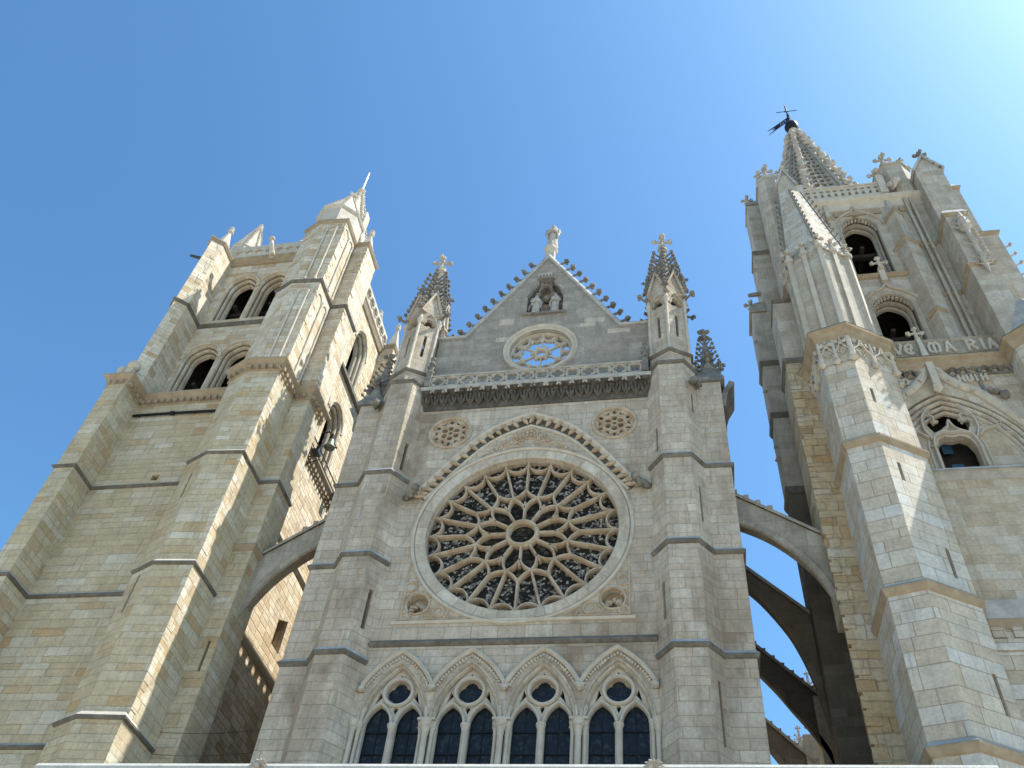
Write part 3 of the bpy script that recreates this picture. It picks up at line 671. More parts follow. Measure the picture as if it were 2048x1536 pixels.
# --- four windows of two lights
for x in WX:
    b = MB(); f = FW(0)
    out = lancet(x, 1.06, 13.3, 16.5, 2.08)
    hs = [lancet(x+sg*.545, .43, 13.5, 16.5, .72) for sg in (-1, 1)]+[circ(x, 17.72, .43, 28)]
    hs += [[(x+sg*.56, 17.55), (x+sg*.78, 17.28), (x+sg*.66, 17.75)] for sg in (-1, 1)]+[[(x-.09, 17.1), (x, 16.9), (x+.09, 17.1), (x, 17.2)], [(x-.08, 18.26), (x+.08, 18.26), (x, 18.4)]]
    b.slab(f, out, hs, .3, .44, back=False)
    for sg in (-1, 1): b.bar(f, lancet(x+sg*.545, .48, 13.5, 16.5, .8), PR(.11, .2, .36))
    b.bar(f, circ(x, 17.72, .5, 32), PR(.14, .18, .36), True)
    win = b.build('window', 'trim', front)
    b = MB(); b.slab(f, circ(x, 17.72, .43, 28), [foils(x, 17.72, .425, 4, 8, 0, .44)], .45, .49, back=False); b.build('quatrefoil', 'tracery', win)
    b = MB(); b.face([f(*p, .5) for p in lancet(x, 1.05, 13.3, 16.5, 2.06)]); b.build('glass', 'blueglass', win)
    b = MB()
    for sg in (-1, 1):
        for z in (14.1, 14.85, 15.6, 16.35): b.box(x+sg*.545-.43, x+sg*.545+.43, .455, .485, z-.02, z+.02)
        b.box(x+sg*.545-.008, x+sg*.545+.008, .46, .485, 13.5, 17.1)
    b.build('saddle_bars', 'iron', win)
    b = MB(); b.bar(f, lancet(x, 1.125, 13.3, 16.5, 2.14), PR(.12, .1, .4)); b.bar(f, pointed(x, 1.2, 16.5, 2.23), PR(.1, -.03, .2)); b.build('archivolt', 'ringstone', win)
    hp = [p for p in pointed(x, 1.53, 16.5, 2.61, 24) if abs(p[0]-x) < 1.25]
    b = MB(); b.bar(f, hp, [(-.08, .03), (-.06, -.1), (.02, -.19), (.08, -.14), (.09, .03)])
    for i in range(1, len(hp)-1):
        v = Vector((hp[i][0]-x, hp[i][1]-16.5))*.925; b.blob((x+v.x, -.04, 16.5+v.y), .065, 1, .5)
    for p in (hp[0], hp[-1]): b.blob((p[0], -.12, p[1]-.1), .15, 1, .35); b.blob((p[0], -.2, p[1]-.16), .08, 1, .3)
    b.build('hood_mould', 'trim', win)
    b = MB(); b.lathe((x, .24), [(.1, 13.4), (.085, 13.5), (.085, 16.15), (.1, 16.18), (.09, 16.22), (.15, 16.42), (.17, 16.46), (.17, 16.52), (.1, 16.54)], 12); b.build('mullion_shaft', 'trim', win)
for i, x in enumerate((-5.04, -2.52, 0, 2.52, 5.04)):
    b = MB()
    for dx, r_ in ((0, .1), (-.19, .065), (.19, .065)) if 0 < i < 4 else (((.16 if i == 0 else -.16), .065), ((.0 if i == 0 else -.0), .08)):
        y_ = -.03 if r_ > .07 else .1
        b.lathe((x+dx, y_), [(r_, 13.2), (r_, 16.0), (r_*1.25, 16.05), (r_*1.1, 16.1), (r_*1.9, 16.42), (r_*2.1, 16.46), (r_*2.1, 16.54), (r_*1.2, 16.56)], 12)
        for k in range(6): b.blob((x+dx+r_*1.5*math.cos(k*1.05), y_+r_*1.5*math.sin(k*1.05), 16.32), r_*.6, 1, .5)
    if 0 < i < 4: b.prism([(x-.3, -.14), (x+.3, -.14), (x+.3, .3), (x-.3, .3)], 16.5, 16.58)
    b.build('column_cluster', 'trim', front)

# ================================================================ statues
def statue(name, label, base, h, mat, turn=0., hair=True, book=True, wings=False):
    """robed carved figure: folds in the drapery, bent arms, head with hair"""
    x0, y0, z0 = base; t = thing(name, label, 'statue', base); b = MB(); k = h/2.3; n = 28
    prof = [(.30, 0, .26), (.31, .12, .26), (.27, .5, .23), (.26, .9, .21), (.28, 1.15, .21), (.25, 1.35, .19), (.31, 1.6, .2), (.33, 1.78, .2), (.26, 1.9, .17), (.11, 1.96, .11), (.095, 2.05, .1)]
    rings = []
    for rx, z, ry in prof:
        ring = []
        for j in range(n):
            a = 2*PI*j/n; fold = 1+(.09*math.sin(a*7+z*1.5)+.05*math.sin(a*12-z*2.2))*(1 if z < 1.5 else .35)*(1 if z < 1.9 else 0)
            px, py = rx*fold*math.cos(a), ry*fold*math.sin(a); ring.append(Vector((x0+k*(px*math.cos(turn)-py*math.sin(turn)), y0+k*(px*math.sin(turn)+py*math.cos(turn)), z0+k*z)))
        rings.append(ring)
    for i in range(len(rings)-1):
        for j in range(n): b.face([rings[i][j], rings[i][(j+1) % n], rings[i+1][(j+1) % n], rings[i+1][j]])
    b.face(rings[0][::-1]); b.face(rings[-1])
    L = lambda x, y, z: (x0+k*(x*math.cos(turn)-y*math.sin(turn)), y0+k*(x*math.sin(turn)+y*math.cos(turn)), z0+k*z)
    for s in (-1, 1):
        b.tube([L(s*.29, 0, 1.8), L(s*.36, -.02, 1.5), L(s*.3, -.14, 1.28), L(s*.08, -.28, 1.42)], [.1*k, .1*k, .085*k, .05*k], 8)
        b.tube([L(s*.3, -.1, 1.3), L(s*.28, -.16, .95), L(s*.24, -.14, .7)], [.1*k, .07*k, .02*k], 6)      # hanging sleeve
    b.blob(L(0, -.02, 2.15), .125*k, 2, .06, (.88, 1, 1.2)); b.blob(L(0, -.13, 2.13), .03*k, 1, 0)
    body = b.build('robed_figure', mat, t, True)
    if hair:
        b = MB(); b.blob(L(0, .03, 2.19), .145*k, 2, .18); b.tube([L(-.11, 0, 2.15), L(-.15, .02, 1.9)], [.05*k, .03*k], 6); b.tube([L(.11, 0, 2.15), L(.15, .02, 1.9)], [.05*k, .03*k], 6); b.build('hair', mat, t, True)
    if book:
        b = MB(); c = L(0, -.3, 1.45); b.prism([(c[0]-.12*k, c[1]-.05*k), (c[0]+.12*k, c[1]-.05*k), (c[0]+.12*k, c[1]+.06*k), (c[0]-.12*k, c[1]+.06*k)], c[2]-.13*k, c[2]+.17*k); b.build('book', mat, t)
    if wings:
        b = MB()
        for s in (-1, 1):
            for q_ in range(4): b.tube([L(s*.15, .14, 1.75), L(s*(.3+.05*q_), .2, 1.6-.15*q_), L(s*(.34+.04*q_), .2, 1.2-.2*q_)], [.05*k, .06*k, .02*k], 6)
        b.build('wings', mat, t)
    return t
b = MB(); b.prism([(-.24, .36), (.24, .36), (.24, .85), (-.24, .85)], 44.2, 45.25); b.lathe((0, .6), [(.27, 44.9), (.28, 45.25), (.36, 45.4), (.4, 45.5), (.4, 45.68), (.3, 45.76)], 8, PI/8); b.build('pedestal', 'trim', gb)
statue('statue', 'stone saint holding a book on the pedestal at the very tip of the gable', (0.04, .6, 45.74), 2.45, 'carvedpale')
statue('statue', 'winged robed angel figure, the left one of two in the gable niche', (-.47, .42, 39.16), 1.75, 'carvedpale', .35, True, False, True)
statue('statue', 'crowned robed woman figure, the right one of two in the gable niche', (.52, .42, 39.16), 1.75, 'carvedpale', -.3, True, True)

# ================================================================ nave behind the front
nave = thing('nave', 'nave side walls with pierced parapet, mostly hidden behind the gabled front', 'church nave', (0, 15, 0))
b = MB(); b.box(-5.6, 5.6, 2.7, 44, 0, 33.0); b.build('wall', 'front', nave)
for s in (-1, 1):
    b = MB(); fr = FS(5.65) if s > 0 else FE(-5.65)
    b.slab(fr, [(1.7, 33.0), (44, 33.0), (44, 34.2), (1.7, 34.2)], [foils(2.1+i*.75, 33.5, .3, 4, 5, 0) for i in range(55)], 0, .2); b.build('parapet', 'carvedpale', nave)
b = MB(); b.prism([(-5.4, 2.7), (5.4, 2.7), (5.4, 44), (-5.4, 44)], 33.0, 33.9, [(-.3, 2.7), (.3, 2.7), (.3, 44), (-.3, 44)]); b.build('roof', 'slope', nave)
b = MB(); b.box(-11.3, -5.65, 2.7, 9, 0, 12.2); b.box(5.65, 12.3, 2.7, 16.5, 0, 12.2); b.build('bounce_blocker', 'front', nave)  # unseen boxes, added to cut light bouncing up from the plaza
b = MB(); b.box(-13.2, -5.65, 9.6, 30, 0, 27); b.build('aisle_sky_blocker', 'front', nave)  # unseen aisle block, added to keep east sky light out of the gap
aisle = thing('aisle', 'tan aisle wall low behind the last flying arch, seen through the right gap', 'church aisle', (9, 28, 0))
b = MB(); b.prism([(5.7, 16.6), (11.15, 16.6), (11.15, 44), (5.7, 44)], 0, 22.0); b.build('wall', 'rust', aisle)

# ================================================================ flying buttresses
INT1 = [(11.6, 21.3), (11.5, 21.7), (11.2, 22.55), (10.7, 23.45), (10.0, 24.3), (9.2, 24.98), (8.3, 25.5), (7, 26.1), (5.66, 26.5)]
INT2 = [(11.25, 17.6), (11.1, 18.9), (10.85, 20.6), (10.52, 21.9), (10.07, 23.05), (9.4, 24.25), (8.75, 25.12), (7.4, 26.5), (5.66, 27.4)]
INT3 = [(12.0, 18.6), (11.8, 19.7), (11.47, 20.7), (10.95, 21.7), (10.36, 22.6), (9.8, 23.5), (9.25, 24.25), (8.7, 24.95), (7.4, 26.2), (5.66, 27.2)]
def flyer(label, s, y, foot, wd=.75, ext=11.5, mat='fly', dz=0.):
    t = thing('flying_buttress', label, 'flying buttress', (s*8.5, y, 0), 'flying buttresses between nave and towers')
    it = spline((INT1, INT2, INT3)[foot-1], 3); x1 = it[0][0]
    zt_, sl_ = (28.6, .725) if foot == 1 else (29.1, 1.05); topl = [(5.66, zt_), (x1, zt_-sl_*(x1-5.66))]
    prof = [(s*x, z+dz) for x, z in topl+it]
    b = MB(); b.slab(FW(y), prof, [], 0, wd); b.build('arch', mat, t)
    b = MB(); ib = [(s*x, z+dz) for x, z in it]
    b.bar(FW(y), ib, [(-.02*s, -.05), (.2*s, -.05), (.24*s, .04), (.24*s, .1)] if True else []); b.build('arch_moulding', mat, t)
    b = MB(); p0 = Vector((s*5.66, zt_+.04+dz)); p1 = Vector((s*x1, topl[1][1]+.04+dz)); d = (p1-p0).normalized()
    b.bar(FW(y), [tuple(p0), tuple(p1)] if s > 0 else [tuple(p1), tuple(p0)], [(-.06, -.1), (.08, -.1), (.1, 0), (.1, wd+.1), (-.06, wd+.1)])
    L = (p1-p0).length; k = .25
    while k < (0 if foot == 2 else L*.72 if foot == 1 else L-.1):
        c = p0+d*k; b.box(c.x-.1, c.x+.1, y-.12, y+wd*.55, c.y+.04, c.y+(.22 if foot == 1 else .14)); k += .52
    b.build('coping', 'fly', t)
flyer('grey flying arch bridging the left gap to the golden tower', -1, 1.0, 1)
flyer('pale grey flying arch, the topmost of the right gap', 1, 1.0, 1)
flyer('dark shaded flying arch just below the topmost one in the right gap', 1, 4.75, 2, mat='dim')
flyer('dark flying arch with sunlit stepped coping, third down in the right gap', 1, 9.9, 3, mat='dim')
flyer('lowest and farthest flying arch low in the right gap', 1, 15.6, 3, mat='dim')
for y in (9.85, 15.55, 21.0):
    t = thing('buttress_pier', {9.85: 'outer pier hidden behind the dark tower side, carrying the third flying arch', 15.55: 'distant sunlit crocketed pinnacle just below the second dark arch', 21.0: 'distant sunlit crocketed pinnacle low beside the lowest arch'}[y], 'pinnacle pier', (12.1, y, 0), 'outer piers along the nave')
    b = MB(); b.box(11.2, 12.7, y, y+1.3, 0, 24.3 if y > 12 else 23.0); b.build('pier', 'rightup', t)
    if y > 12:
        b = MB(); cx, c_ = 11.95 if y < 20 else 11.7, y+.6
        b.lathe((cx, c_), [(.42, 24.4), (.42, 25.1), (.05, 27.8)], 4, PI/4)
        for k in range(4):
            d = Vector((math.cos(PI/4+k*PI/2), math.sin(PI/4+k*PI/2), 0))
            for j in range(7): z = 25.1+j*.36; r_ = .4*(27.8-z)/2.7+.03; b.crocket((cx+d.x*r_, c_+d.y*r_, z), (d.x, d.y, .2), (0, 0, 1), .24)
        b.crossfin((cx, c_, 27.7), .3, 4, 0, .035); b.build('pinnacle', 'carvedpale', t)

# ================================================================ left (bells) tower
lt = thing('bell_tower', 'tall golden stone tower on the left with round-arched belfry openings', 'bell tower', (-17, 4.5, 0))
def tallbox(name, mat, parent, x0, x1, y0, y1, z0, z1, sides='ne'):
    b = MB()
    if 'n' in sides: b.box(x0, x0+.6, y0, y1, z0, z1)
    if 's' in sides: b.box(x1-.6, x1, y0, y1, z0, z1)
    if 'e' in sides: b.box(x0+.6, x1-.6, y1-.6, y1, z0, z1)
    return b.build(name, mat, parent)
b = MB(); b.slab(FW(0), [(-21.3, 0), (-12.9, 0), (-12.9, 34.0), (-21.3, 34.0)], [[(-17.55, 28.4), (-17.2, 28.4), (-17.2, 28.72), (-17.55, 28.72)]], 0, .8, back='holes')
lw = b.build('wall', 'left', lt)
b = MB(); b.slab(FS(-12.9), [(.0, 0), (8.9, 0), (8.9, 34.0), (.0, 34.0)], [[(7.0, 24.3), (7.95, 24.3), (7.95, 26.1), (7.0, 25.6)]], .001, .9, back='holes')
sw = b.build('side_wall', 'rubble', lt)
tallbox('rear_wall', 'left', lt, -21.3, -13.7, .8, 8.9, 0, 34)
b = MB(); b.box(-21.2, -12.95, .05, 8.85, 33.99, 34.25); b.build('floor', 'dark', lt)
def drips(par, path, z, over=.11, slope=.2, mat='drip', mat2='slope', drop=.11):
    b = MB(); b.drip(path, z, over, slope, drop); o = b.build('string_course', mat, par)
    b = MB(); b.slopes(path, z, over, slope); b.build('weathering', mat2, par)
    return o
WALLP = [(-20.35, 0), (-14.9, 0)]
for z in (15.62, 22.06, 28.07): drips(lt, WALLP, z)
for z in (22.9, 28.55):
    b = MB(); b.drip([(-12.9, 1.9), (-12.9, 8.8)], z, .16, .2, .2); b.build('side_string', 'trim', lt)
# corner turret (broad face to the square, chamfered left edge)
LT = [(-12.2, .3), (-12.9, .6), (-14.95, .6), (-14.95, -1.3), (-13.83, -1.85), (-12.2, -1.75)]
def back(p, dy, dx=0.): return [(x, (y+dy if y < 0 else y)) for x, y in p]
LTc = [LT[3], LT[4], LT[5], LT[0], LT[1], LT[2]]            # counter-clockwise from the left vertex
stg = [(0, 15.62, -.22), (15.62, 22.06, -.05), (22.06, 28.07, .02), (28.07, 34.25, .1), (34.25, 41.57, .34), (41.57, 48.0, .42)]
slt = {2: [(0, .6, .13, 25.7, 27.1)], 1: [(0, .45, .13, 20.0, 21.75)]}
for i, (a, e, dy) in enumerate(stg):
    b = MB(); b.stage(back(LTc, dy), a, e, slt.get(i, ())); b.build('turret', 'left' if e < 34.3 else 'leftup', lt)
for i, z in enumerate((15.62, 22.06, 28.07)):
    p = back(LTc, stg[i][2]); drips(lt, [(-14.95, .1)]+p[:3]+[(-12.2, .25)], z, .1, .22, 'drip', 'trim')
p = back(LTc, .34); drips(lt, [(-14.95, 1.0)]+p[:3]+[(-12.2, .35)], 41.57, .12, .12, 'drip', 'trim', .2)
p = back(LTc, .42); drips(lt, [(-14.95, 1.0)]+p[:3]+[(-12.2, .45)], 48.0, .14, .14, 'drip2', 'trim', .3)
# shoulder buttress beside the turret, with a fatter foot below the arch
SH = [(-12.25, .3), (-11.32, .3), (-11.32, 1.9), (-12.95, 1.9), (-12.95, .6)]
b = MB(); b.stage(SH, 0, 24.4, [(0, .62, .12, 18.7, 20.0)]); b.stage(SH, 24.4, 28.2); b.stage(SH, 28.2, 34.25); b.build('shoulder_buttress', 'left', lt)
b = MB(); b.stage([(-12.2, .42), (-11.36, .42), (-11.36, 2.1), (-12.95, 2.1), (-12.95, .6)], 34.25, 48.0); b.build('shoulder_buttress', 'leftup', lt)
shp = [(-12.2, .3), (-11.32, .3), (-11.32, 1.9)]
drips(lt, shp, 24.53, .14, .2, 'drip2', 'trim', .3); drips(lt, shp, 28.15, .1, .3)
shp2 = [(-12.2, .42), (-11.36, .42), (-11.36, 2.1), (-12.9, 2.1)]
drips(lt, shp2, 41.57, .12, .12, 'drip', 'trim', .2); drips(lt, shp2, 48.0, .14, .14, 'drip2', 'trim', .3)
# south-west corner... rear corner pier on the sunlit side
RP_ = [(-12.95, 8.7), (-11.95, 8.7), (-11.95, 10.3), (-12.95, 10.3)]
b = MB(); b.stage(RP_, 0, 41.5); b.stage(RP_, 41.5, 48.4); b.build('rear_pier', 'rubble', lt)
drips(lt, [(-12.9, 8.7), (-11.95, 8.7), (-11.95, 10.3)], 48.4, .14, .14, 'drip2', 'trim', .3)
# left front buttress
LB_ = [(-21.4, .1), (-21.4, -1.55), (-20.4, -1.55), (-20.4, .1)]
b = MB(); b.stage(LB_, 0, 15.62); b.stage(LB_, 15.62, 22.06); b.stage(LB_, 22.06, 28.07); b.stage(LB_, 28.07, 34.25); b.build('front_buttress', 'left', lt)
lbp = [(-21.4, .0), (-21.4, -1.55), (-20.4, -1.55), (-20.4, .0)]
for z in (15.62, 22.06, 28.07): drips(lt, lbp, z)
b = MB(); b.stage([(-22.1, .5), (-21.3, .5), (-21.3, 2.2), (-22.1, 2.2)], 0, 34.1); b.build('side_buttress', 'left', lt)
for z in (20.5, 26.7, 32.4): drips(lt, [(-22.1, 2.0), (-22.1, .5), (-21.4, .5)], z, .16, .2)
UB = [(-21.42, 1.2), (-21.42, -.68), (-21.0, -1.14), (-20.46, -.64), (-20.46, 1.2)]
b = MB(); b.stage(UB, 34.25, 48.0); b.build('front_buttress', 'leftup', lt)
ubp = [(-21.42, .9), (-21.42, -.68), (-21.0, -1.14), (-20.46, -.64), (-20.46, .9)]
drips(lt, ubp, 41.57, .12, .12, 'drip', 'trim', .2); drips(lt, ubp, 48.0, .14, .14, 'drip2', 'trim', .3)
# the big dentilled cornice under the belfry
cpath = [(-21.4, .3), (-21.4, -1.45), (-20.4, -1.45), (-20.4, .0), (-14.95, .0)]+back(LTc, .1)[:3]+[(-12.2, .3), (-11.32, .3), (-11.32, 1.9), (-12.9, 1.9), (-12.9, 8.7)]
b = MB(); fx = lambda u, v, d: Vector((u, v, d))
b.bar(fx, cpath, [(.1, 33.62), (-.03, 33.62), (-.06, 33.68), (-.06, 33.88), (-.16, 33.98), (-.3, 34.15), (-.34, 34.2), (-.34, 34.32), (.1, 34.42)]); b.build('cornice', 'drip2', lt)
b = MB(); gp = grow(cpath, .1)
for i in range(len(gp)-1):
    a, c = Vector(gp[i]), Vector(gp[i+1]); L = (c-a).length; t = (c-a).normalized(); n_ = Vector((t.y, -t.x)); k = .16
    while k < L-.12:
        o = a+t*k; b.prism([tuple(o-t*.09-n_*.06), tuple(o-t*.09+n_*.13), tuple(o+t*.09+n_*.13), tuple(o+t*.09-n_*.06)], 33.7, 33.9); k += .36
b.build('dentils', 'drip2', lt)
b = MB(); b.tube([(-20.3, -.12, 32.86), (-18.2, -.14, 32.84), (-18.1, -.14, 32.84), (-14.95, -.12, 32.8)], .07, 8); b.tube([(-18.25, -.14, 32.84), (-18.05, -.14, 32.84)], .11, 8)
for x in (-20, -17, -15.4): b.tube([(x, 0, 32.84), (x, -.14, 32.84)], .03, 6)
b.build('drainpipe', 'iron', lt)
# belfry walls with paired openings, two storeys
def opening(fr, c, sill, sp, h, a, par, mat, nm, depth=.75):
    """splayed round-headed bell opening: three orders of shafts and mouldings"""
    b = MB()
    for k, (aa, d0, d1) in enumerate(((a+.02, .02, .2), (a-.12, .22, .42), (a-.24, .46, .74))):
        b.bar(fr, lancet(c, aa-.05, sill, sp, (h-.0)*(aa/a)), PR(.13, d0, d1))
    b.bar(fr, pointed(c, a+.12, sp, h*1.08), [(-.08, .04), (-.06, -.06), (.02, -.09), (.08, -.03), (.09, .04)])
    o = b.build(nm, mat, par)
    b = MB()
    for s in (-1, 1):
        for aa, d in ((a+.0, .12), (a-.14, .34), (a-.26, .58)):
            p = fr(c+s*aa, sill, d); b.lathe((p.x, p.y), [(.1, sill), (.1, sill+.12), (.062, sill+.22), (.06, sp-.4), (.08, sp-.36), (.07, sp-.3), (.12, sp-.06), (.13, sp), (.08, sp+.02)], 8)
    b.build('jamb_shafts', mat, o); return o
LO, UPR = (-19.2, -17.0), (-19.0, -16.9)
b = MB(); hs = [lancet(c, 1.03, 34.5, 38.5, 1.16) for c in LO]+[lancet(c, .98, 42.0, 45.2, 1.3) for c in UPR]
b.slab(FW(.9), [(-20.6, 34.3), (-12.9, 34.3), (-12.9, 48.2), (-20.6, 48.2)], hs, 0, .75); b.build('belfry_wall', 'leftup', lt)
for c in LO: opening(FW(.9), c, 34.5, 38.5, 1.16, 1.03, lt, 'leftup', 'bell_opening')
for c in UPR: opening(FW(.9), c, 42.0, 45.2, 1.3, .98, lt, 'leftup', 'bell_opening')
b = MB(); hs = [lancet(c, 1.0, 34.5, 38.3, 1.15) for c in (3.6, 6.05)]+[lancet(c, 1.0, 41.9, 45.0, 1.4) for c in (3.6, 6.15)]
b.slab(FS(-12.9), [(.9, 34.3), (8.9, 34.3), (8.9, 48.2), (.9, 48.2)], hs, .002, .75); b.build('belfry_side_wall', 'rubble', lt)
for c in (3.6, 6.05): opening(FS(-12.9), c, 34.5, 38.3, 1.15, 1.0, lt, 'leftup', 'bell_opening')
for c in (3.6, 6.15): opening(FS(-12.9), c, 41.9, 45.0, 1.4, 1.0, lt, 'leftup', 'bell_opening')
tallbox('rear_wall', 'leftup', lt, -21.3, -13.65, 1.65, 8.9, 34.3, 48.2)
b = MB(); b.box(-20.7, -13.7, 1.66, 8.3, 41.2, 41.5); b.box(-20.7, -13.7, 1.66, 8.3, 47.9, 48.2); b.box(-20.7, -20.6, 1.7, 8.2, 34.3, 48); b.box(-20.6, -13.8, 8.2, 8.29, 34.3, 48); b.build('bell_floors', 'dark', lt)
b = MB()
for c in LO: b.box(c-.75, c+.75, 1.05, 1.15, 34.5, 35.75)
b.build('opening_boards', 'slope', lt)
drips(lt, [(-20.4, .9), (-14.95, .9)], 41.5, .14, .1, 'drip', 'drip', .25)
b = MB(); b.box(-12.95, -12.66, 2.1, 8.6, 41.35, 41.6); b.build('side_ledge', 'drip', lt)
for z, y0 in ((34.45, 2.2), (34.95, 2.2)):
    b = MB(); b.tube([(-12.6, y0, z), (-12.6, 8.6, z)], .04, 6)
    for k in range(6): b.tube([(-12.6, y0+.3+k*1.2, 34.3), (-12.6, y0+.3+k*1.2, z)], .025, 6)
    b.build('railing', 'lamp', lt)
# attached shafts and blind arches on the turret's upper faces
b = MB(); pt_ = back(LTc, .34)
for z0, z1, dy in ((34.5, 40.6, .34), (41.8, 47.2, .42)):
    q_ = back(LTc, dy)
    for t in (.38, .72):
        x = q_[1][0]+(q_[2][0]-q_[1][0])*t; y = q_[1][1]+(q_[2][1]-q_[1][1])*t-.06
        b.lathe((x, y), [(.1, z0), (.1, z0+.15), (.055, z0+.25), (.055, z1-.2), (.09, z1-.05), (.09, z1)], 8)
    fr = FP(q_[1], q_[2]); L = math.dist(q_[1], q_[2])
    for c, a in ((L*.19, L*.17), (L*.55, L*.16), (L*.86, L*.13)): b.bar(fr, pointed(c, a, z1-.1, a*1.15, 8), PR(.07, -.06, .02))
    xs = -12.14
    for y in (-.55, .1): b.lathe((xs, y), [(.09, z0), (.09, z0+.15), (.05, z0+.25), (.05, z1-.2), (.08, z1-.05), (.08, z1)], 8)
    fr = FP((-12.2, -1.4), (-12.2, .3))
    for c, a in ((.45, .38), (1.28, .34)): b.bar(fr, pointed(c, a, z1-.3, .5, 8), PR(.07, -.06, .02))
b.build('wall_shafts', 'trim', lt)
b = MB()
for z0, z1, sd in ((34.5, 41.3, 1), (41.9, 47.7, 2)):
    dy = .34 if z0 < 40 else .42; q_ = back(LTc, dy)
    gridblocks(b, q_[2], (-1, 0), (0, 1), z0, z1, sd, .34, (.0, .04), (.15, .5))
    gridblocks(b, (-11.36, .42), (-1, 0), (0, 1), z0, z1, sd+5, .34, (.0, .04), (.15, .4))
    gridblocks(b, (-20.46, -.64), (-.73, -.68), (0, 1), z0, z1, sd+9, .36, (.0, .03), (.12, .4))
for z0, z1, sd in ((28.3, 33.3, 21), (22.4, 27.9, 22), (16.0, 21.9, 23)):
    q_ = back(LTc, {21: .1, 22: .02, 23: -.05}[sd]); gridblocks(b, q_[2], (-1, 0), (0, 1), z0, z1, sd, .36, (.0, .02), (.15, .5))
b.build('quoins', 'leftup', lt)
b = MB()
for k in range(9):
    q = random.Random(k+40); z = 17+k*3.3
    for j in range(14): y, zz = q.uniform(2.2, 8.3), z+q.uniform(-1.6, 1.6); b.box(-12.95, -12.9+q.uniform(.012, .035), y, y+q.uniform(.2, .6), zz, zz+q.uniform(.15, .3))

for x, y, z in ((-20.55, -1.5, 34.42), (-21.3, -1.2, 34.42)):
    b = MB(); b.box(x-.2, x+.2, y-.2, y+.2, z, z+.32); b.blob((x, y, z+.66), .32, 3, .0); b.lathe((x, y), [(.1, z+.3), (.14, z+.42)], 8); b.build('ball_finial', 'trim', lt, False)
GX, GZ = -17.75, 48.1
# parapet, gargoyle, corner pinnacles, turret cap, spire
b = MB(); n = 9; pw = 6.2/n
b.slab(FW(.62), [(-20.6, 48.3), (-14.4, 48.3), (-14.4, 49.5), (-20.6, 49.5)], [foils(-20.6+pw*(i+.5), 48.85, .27, 4, 5, 0) for i in range(n)], 0, .2)
n = 9; pw = 6.9/n
b.slab(FS(-12.75), [(2.0, 48.3), (8.9, 48.3), (8.9, 49.7), (2.0, 49.7)], [foils(2+pw*(i+.5), 49.0, .33, 4, 5, 0) for i in range(n)], 0, .2)
for i in range(n): b.bar(FS(-12.75), circ(2+pw*(i+.5), 49.0, .36, 16), PR(.07, -.05, .03), True)
b.build('parapet', 'trim', lt)
b = MB(); b.bar(fx, [(-20.45, .9), (-14.9, .9)], [(.1, 47.6), (-.1, 47.65), (-.25, 47.95), (-.34, 48.05), (-.34, 48.2), (.3, 48.32)]); b.bar(fx, [(-12.9, 2.1), (-12.9, 8.7)], [(.1, 47.6), (-.1, 47.65), (-.2, 47.95), (-.26, 48.05), (-.26, 48.2), (.3, 48.32)]); b.build('top_cornice', 'drip2', lt)
b = MB(); b.tube([(GX, .75, GZ-.2), (GX-.02, .45, GZ+.1), (GX-.05, .15, GZ+.5), (GX-.07, -.0, GZ+.85)], [.2, .19, .15, .12], 8); b.blob((GX-.08, -.05, GZ+.92), .19, 2, .3); b.blob((GX+.02, .4, GZ-.05), .2, 1, .4); b.build('gargoyle', 'trim', lt, True)
b = MB(); b.tube([(-21.3, -.5, 46.6), (-22.3, -.7, 46.9)], [.12, .08], 8); b.build('water_spout', 'lamp', lt)
def cornerpin(x, y, z0, z1, zt, r_, n=8, a0=PI/8, cr=True, mat='trim', fin=.55):
    b = MB(); b.lathe((x, y), [(r_, z0), (r_, z1-.15), (r_*1.08, z1-.05), (r_*1.08, z1+.05), (r_*.95, z1+.1), (r_*.1, zt)], n, a0)
    if cr:
        for k in range(n):
            a = a0+2*PI*k/n
            for j in range(14):
                t = (j+.5)/14; rr = r_*(.95-(.85)*t); b.blob((x+math.cos(a)*rr, y+math.sin(a)*rr, z1+.1+(zt-z1)*t), .085, 1, .4)
    b.lathe((x, y), [(.1, zt-.3), (.2, zt-.1), (.2, zt), (.12, zt+.1), (.18, zt+.3), (.05, zt+.5)], 8)
    return b.build('corner_pinnacle', mat, lt)
cornerpin(-20.95, -.2, 48.1, 48.5, 50.2, .42, 8, PI/8, False)
cornerpin(-21.0, 2.0, 48.1, 50.7, 54.2, 1.0, 8, PI/8)
cornerpin(-11.75, .95, 48.1, 48.6, 50.0, .42, 4, PI/4, False)
cornerpin(-13.5, 8.3, 48.1, 49.0, 51.6, .7, 8, PI/8)
cornerpin(-12.4, 9.4, 48.4, 49.2, 51.3, .45, 4, PI/4, False)
b = MB(); tc = (-13.55, -.02); b.lathe(tc, [(1.42, 48.05), (1.42, 49.8), (1.5, 49.86), (1.56, 50.0), (1.5, 50.08), (1.4, 50.1), (.12, 53.3)], 8, PI/8)
b.build('turret_cap', 'trim', lt)
b = MB()
for k in range(8):
    a = PI/8+k*PI/4
    for j in range(16): t = (j+.5)/16; rr = 1.42*(1-t)+.12*t; b.blob((tc[0]+math.cos(a)*rr, tc[1]+math.sin(a)*rr, 50.1+3.2*t), .075, 1, .4)
b.crossfin((tc[0], tc[1], 53.2), .5, 4, 0, .07); b.build('cap_crockets', 'trim', lt)
b = MB(); b.lathe((-16.6, 5.0), [(3.5, 48.2), (3.4, 50.0), (.16, 63.6), (.3, 63.75), (.3, 63.9), (.1, 64.0)], 8, PI/8)
for k in range(8):
    a = PI/8+k*PI/4
    for j in range(34): t = (j+.5)/34; rr = 3.4*(1-t)+.16*t; b.blob((-16.6+math.cos(a)*rr, 5+math.sin(a)*rr, 50+13.6*t), .15, 1, .4)
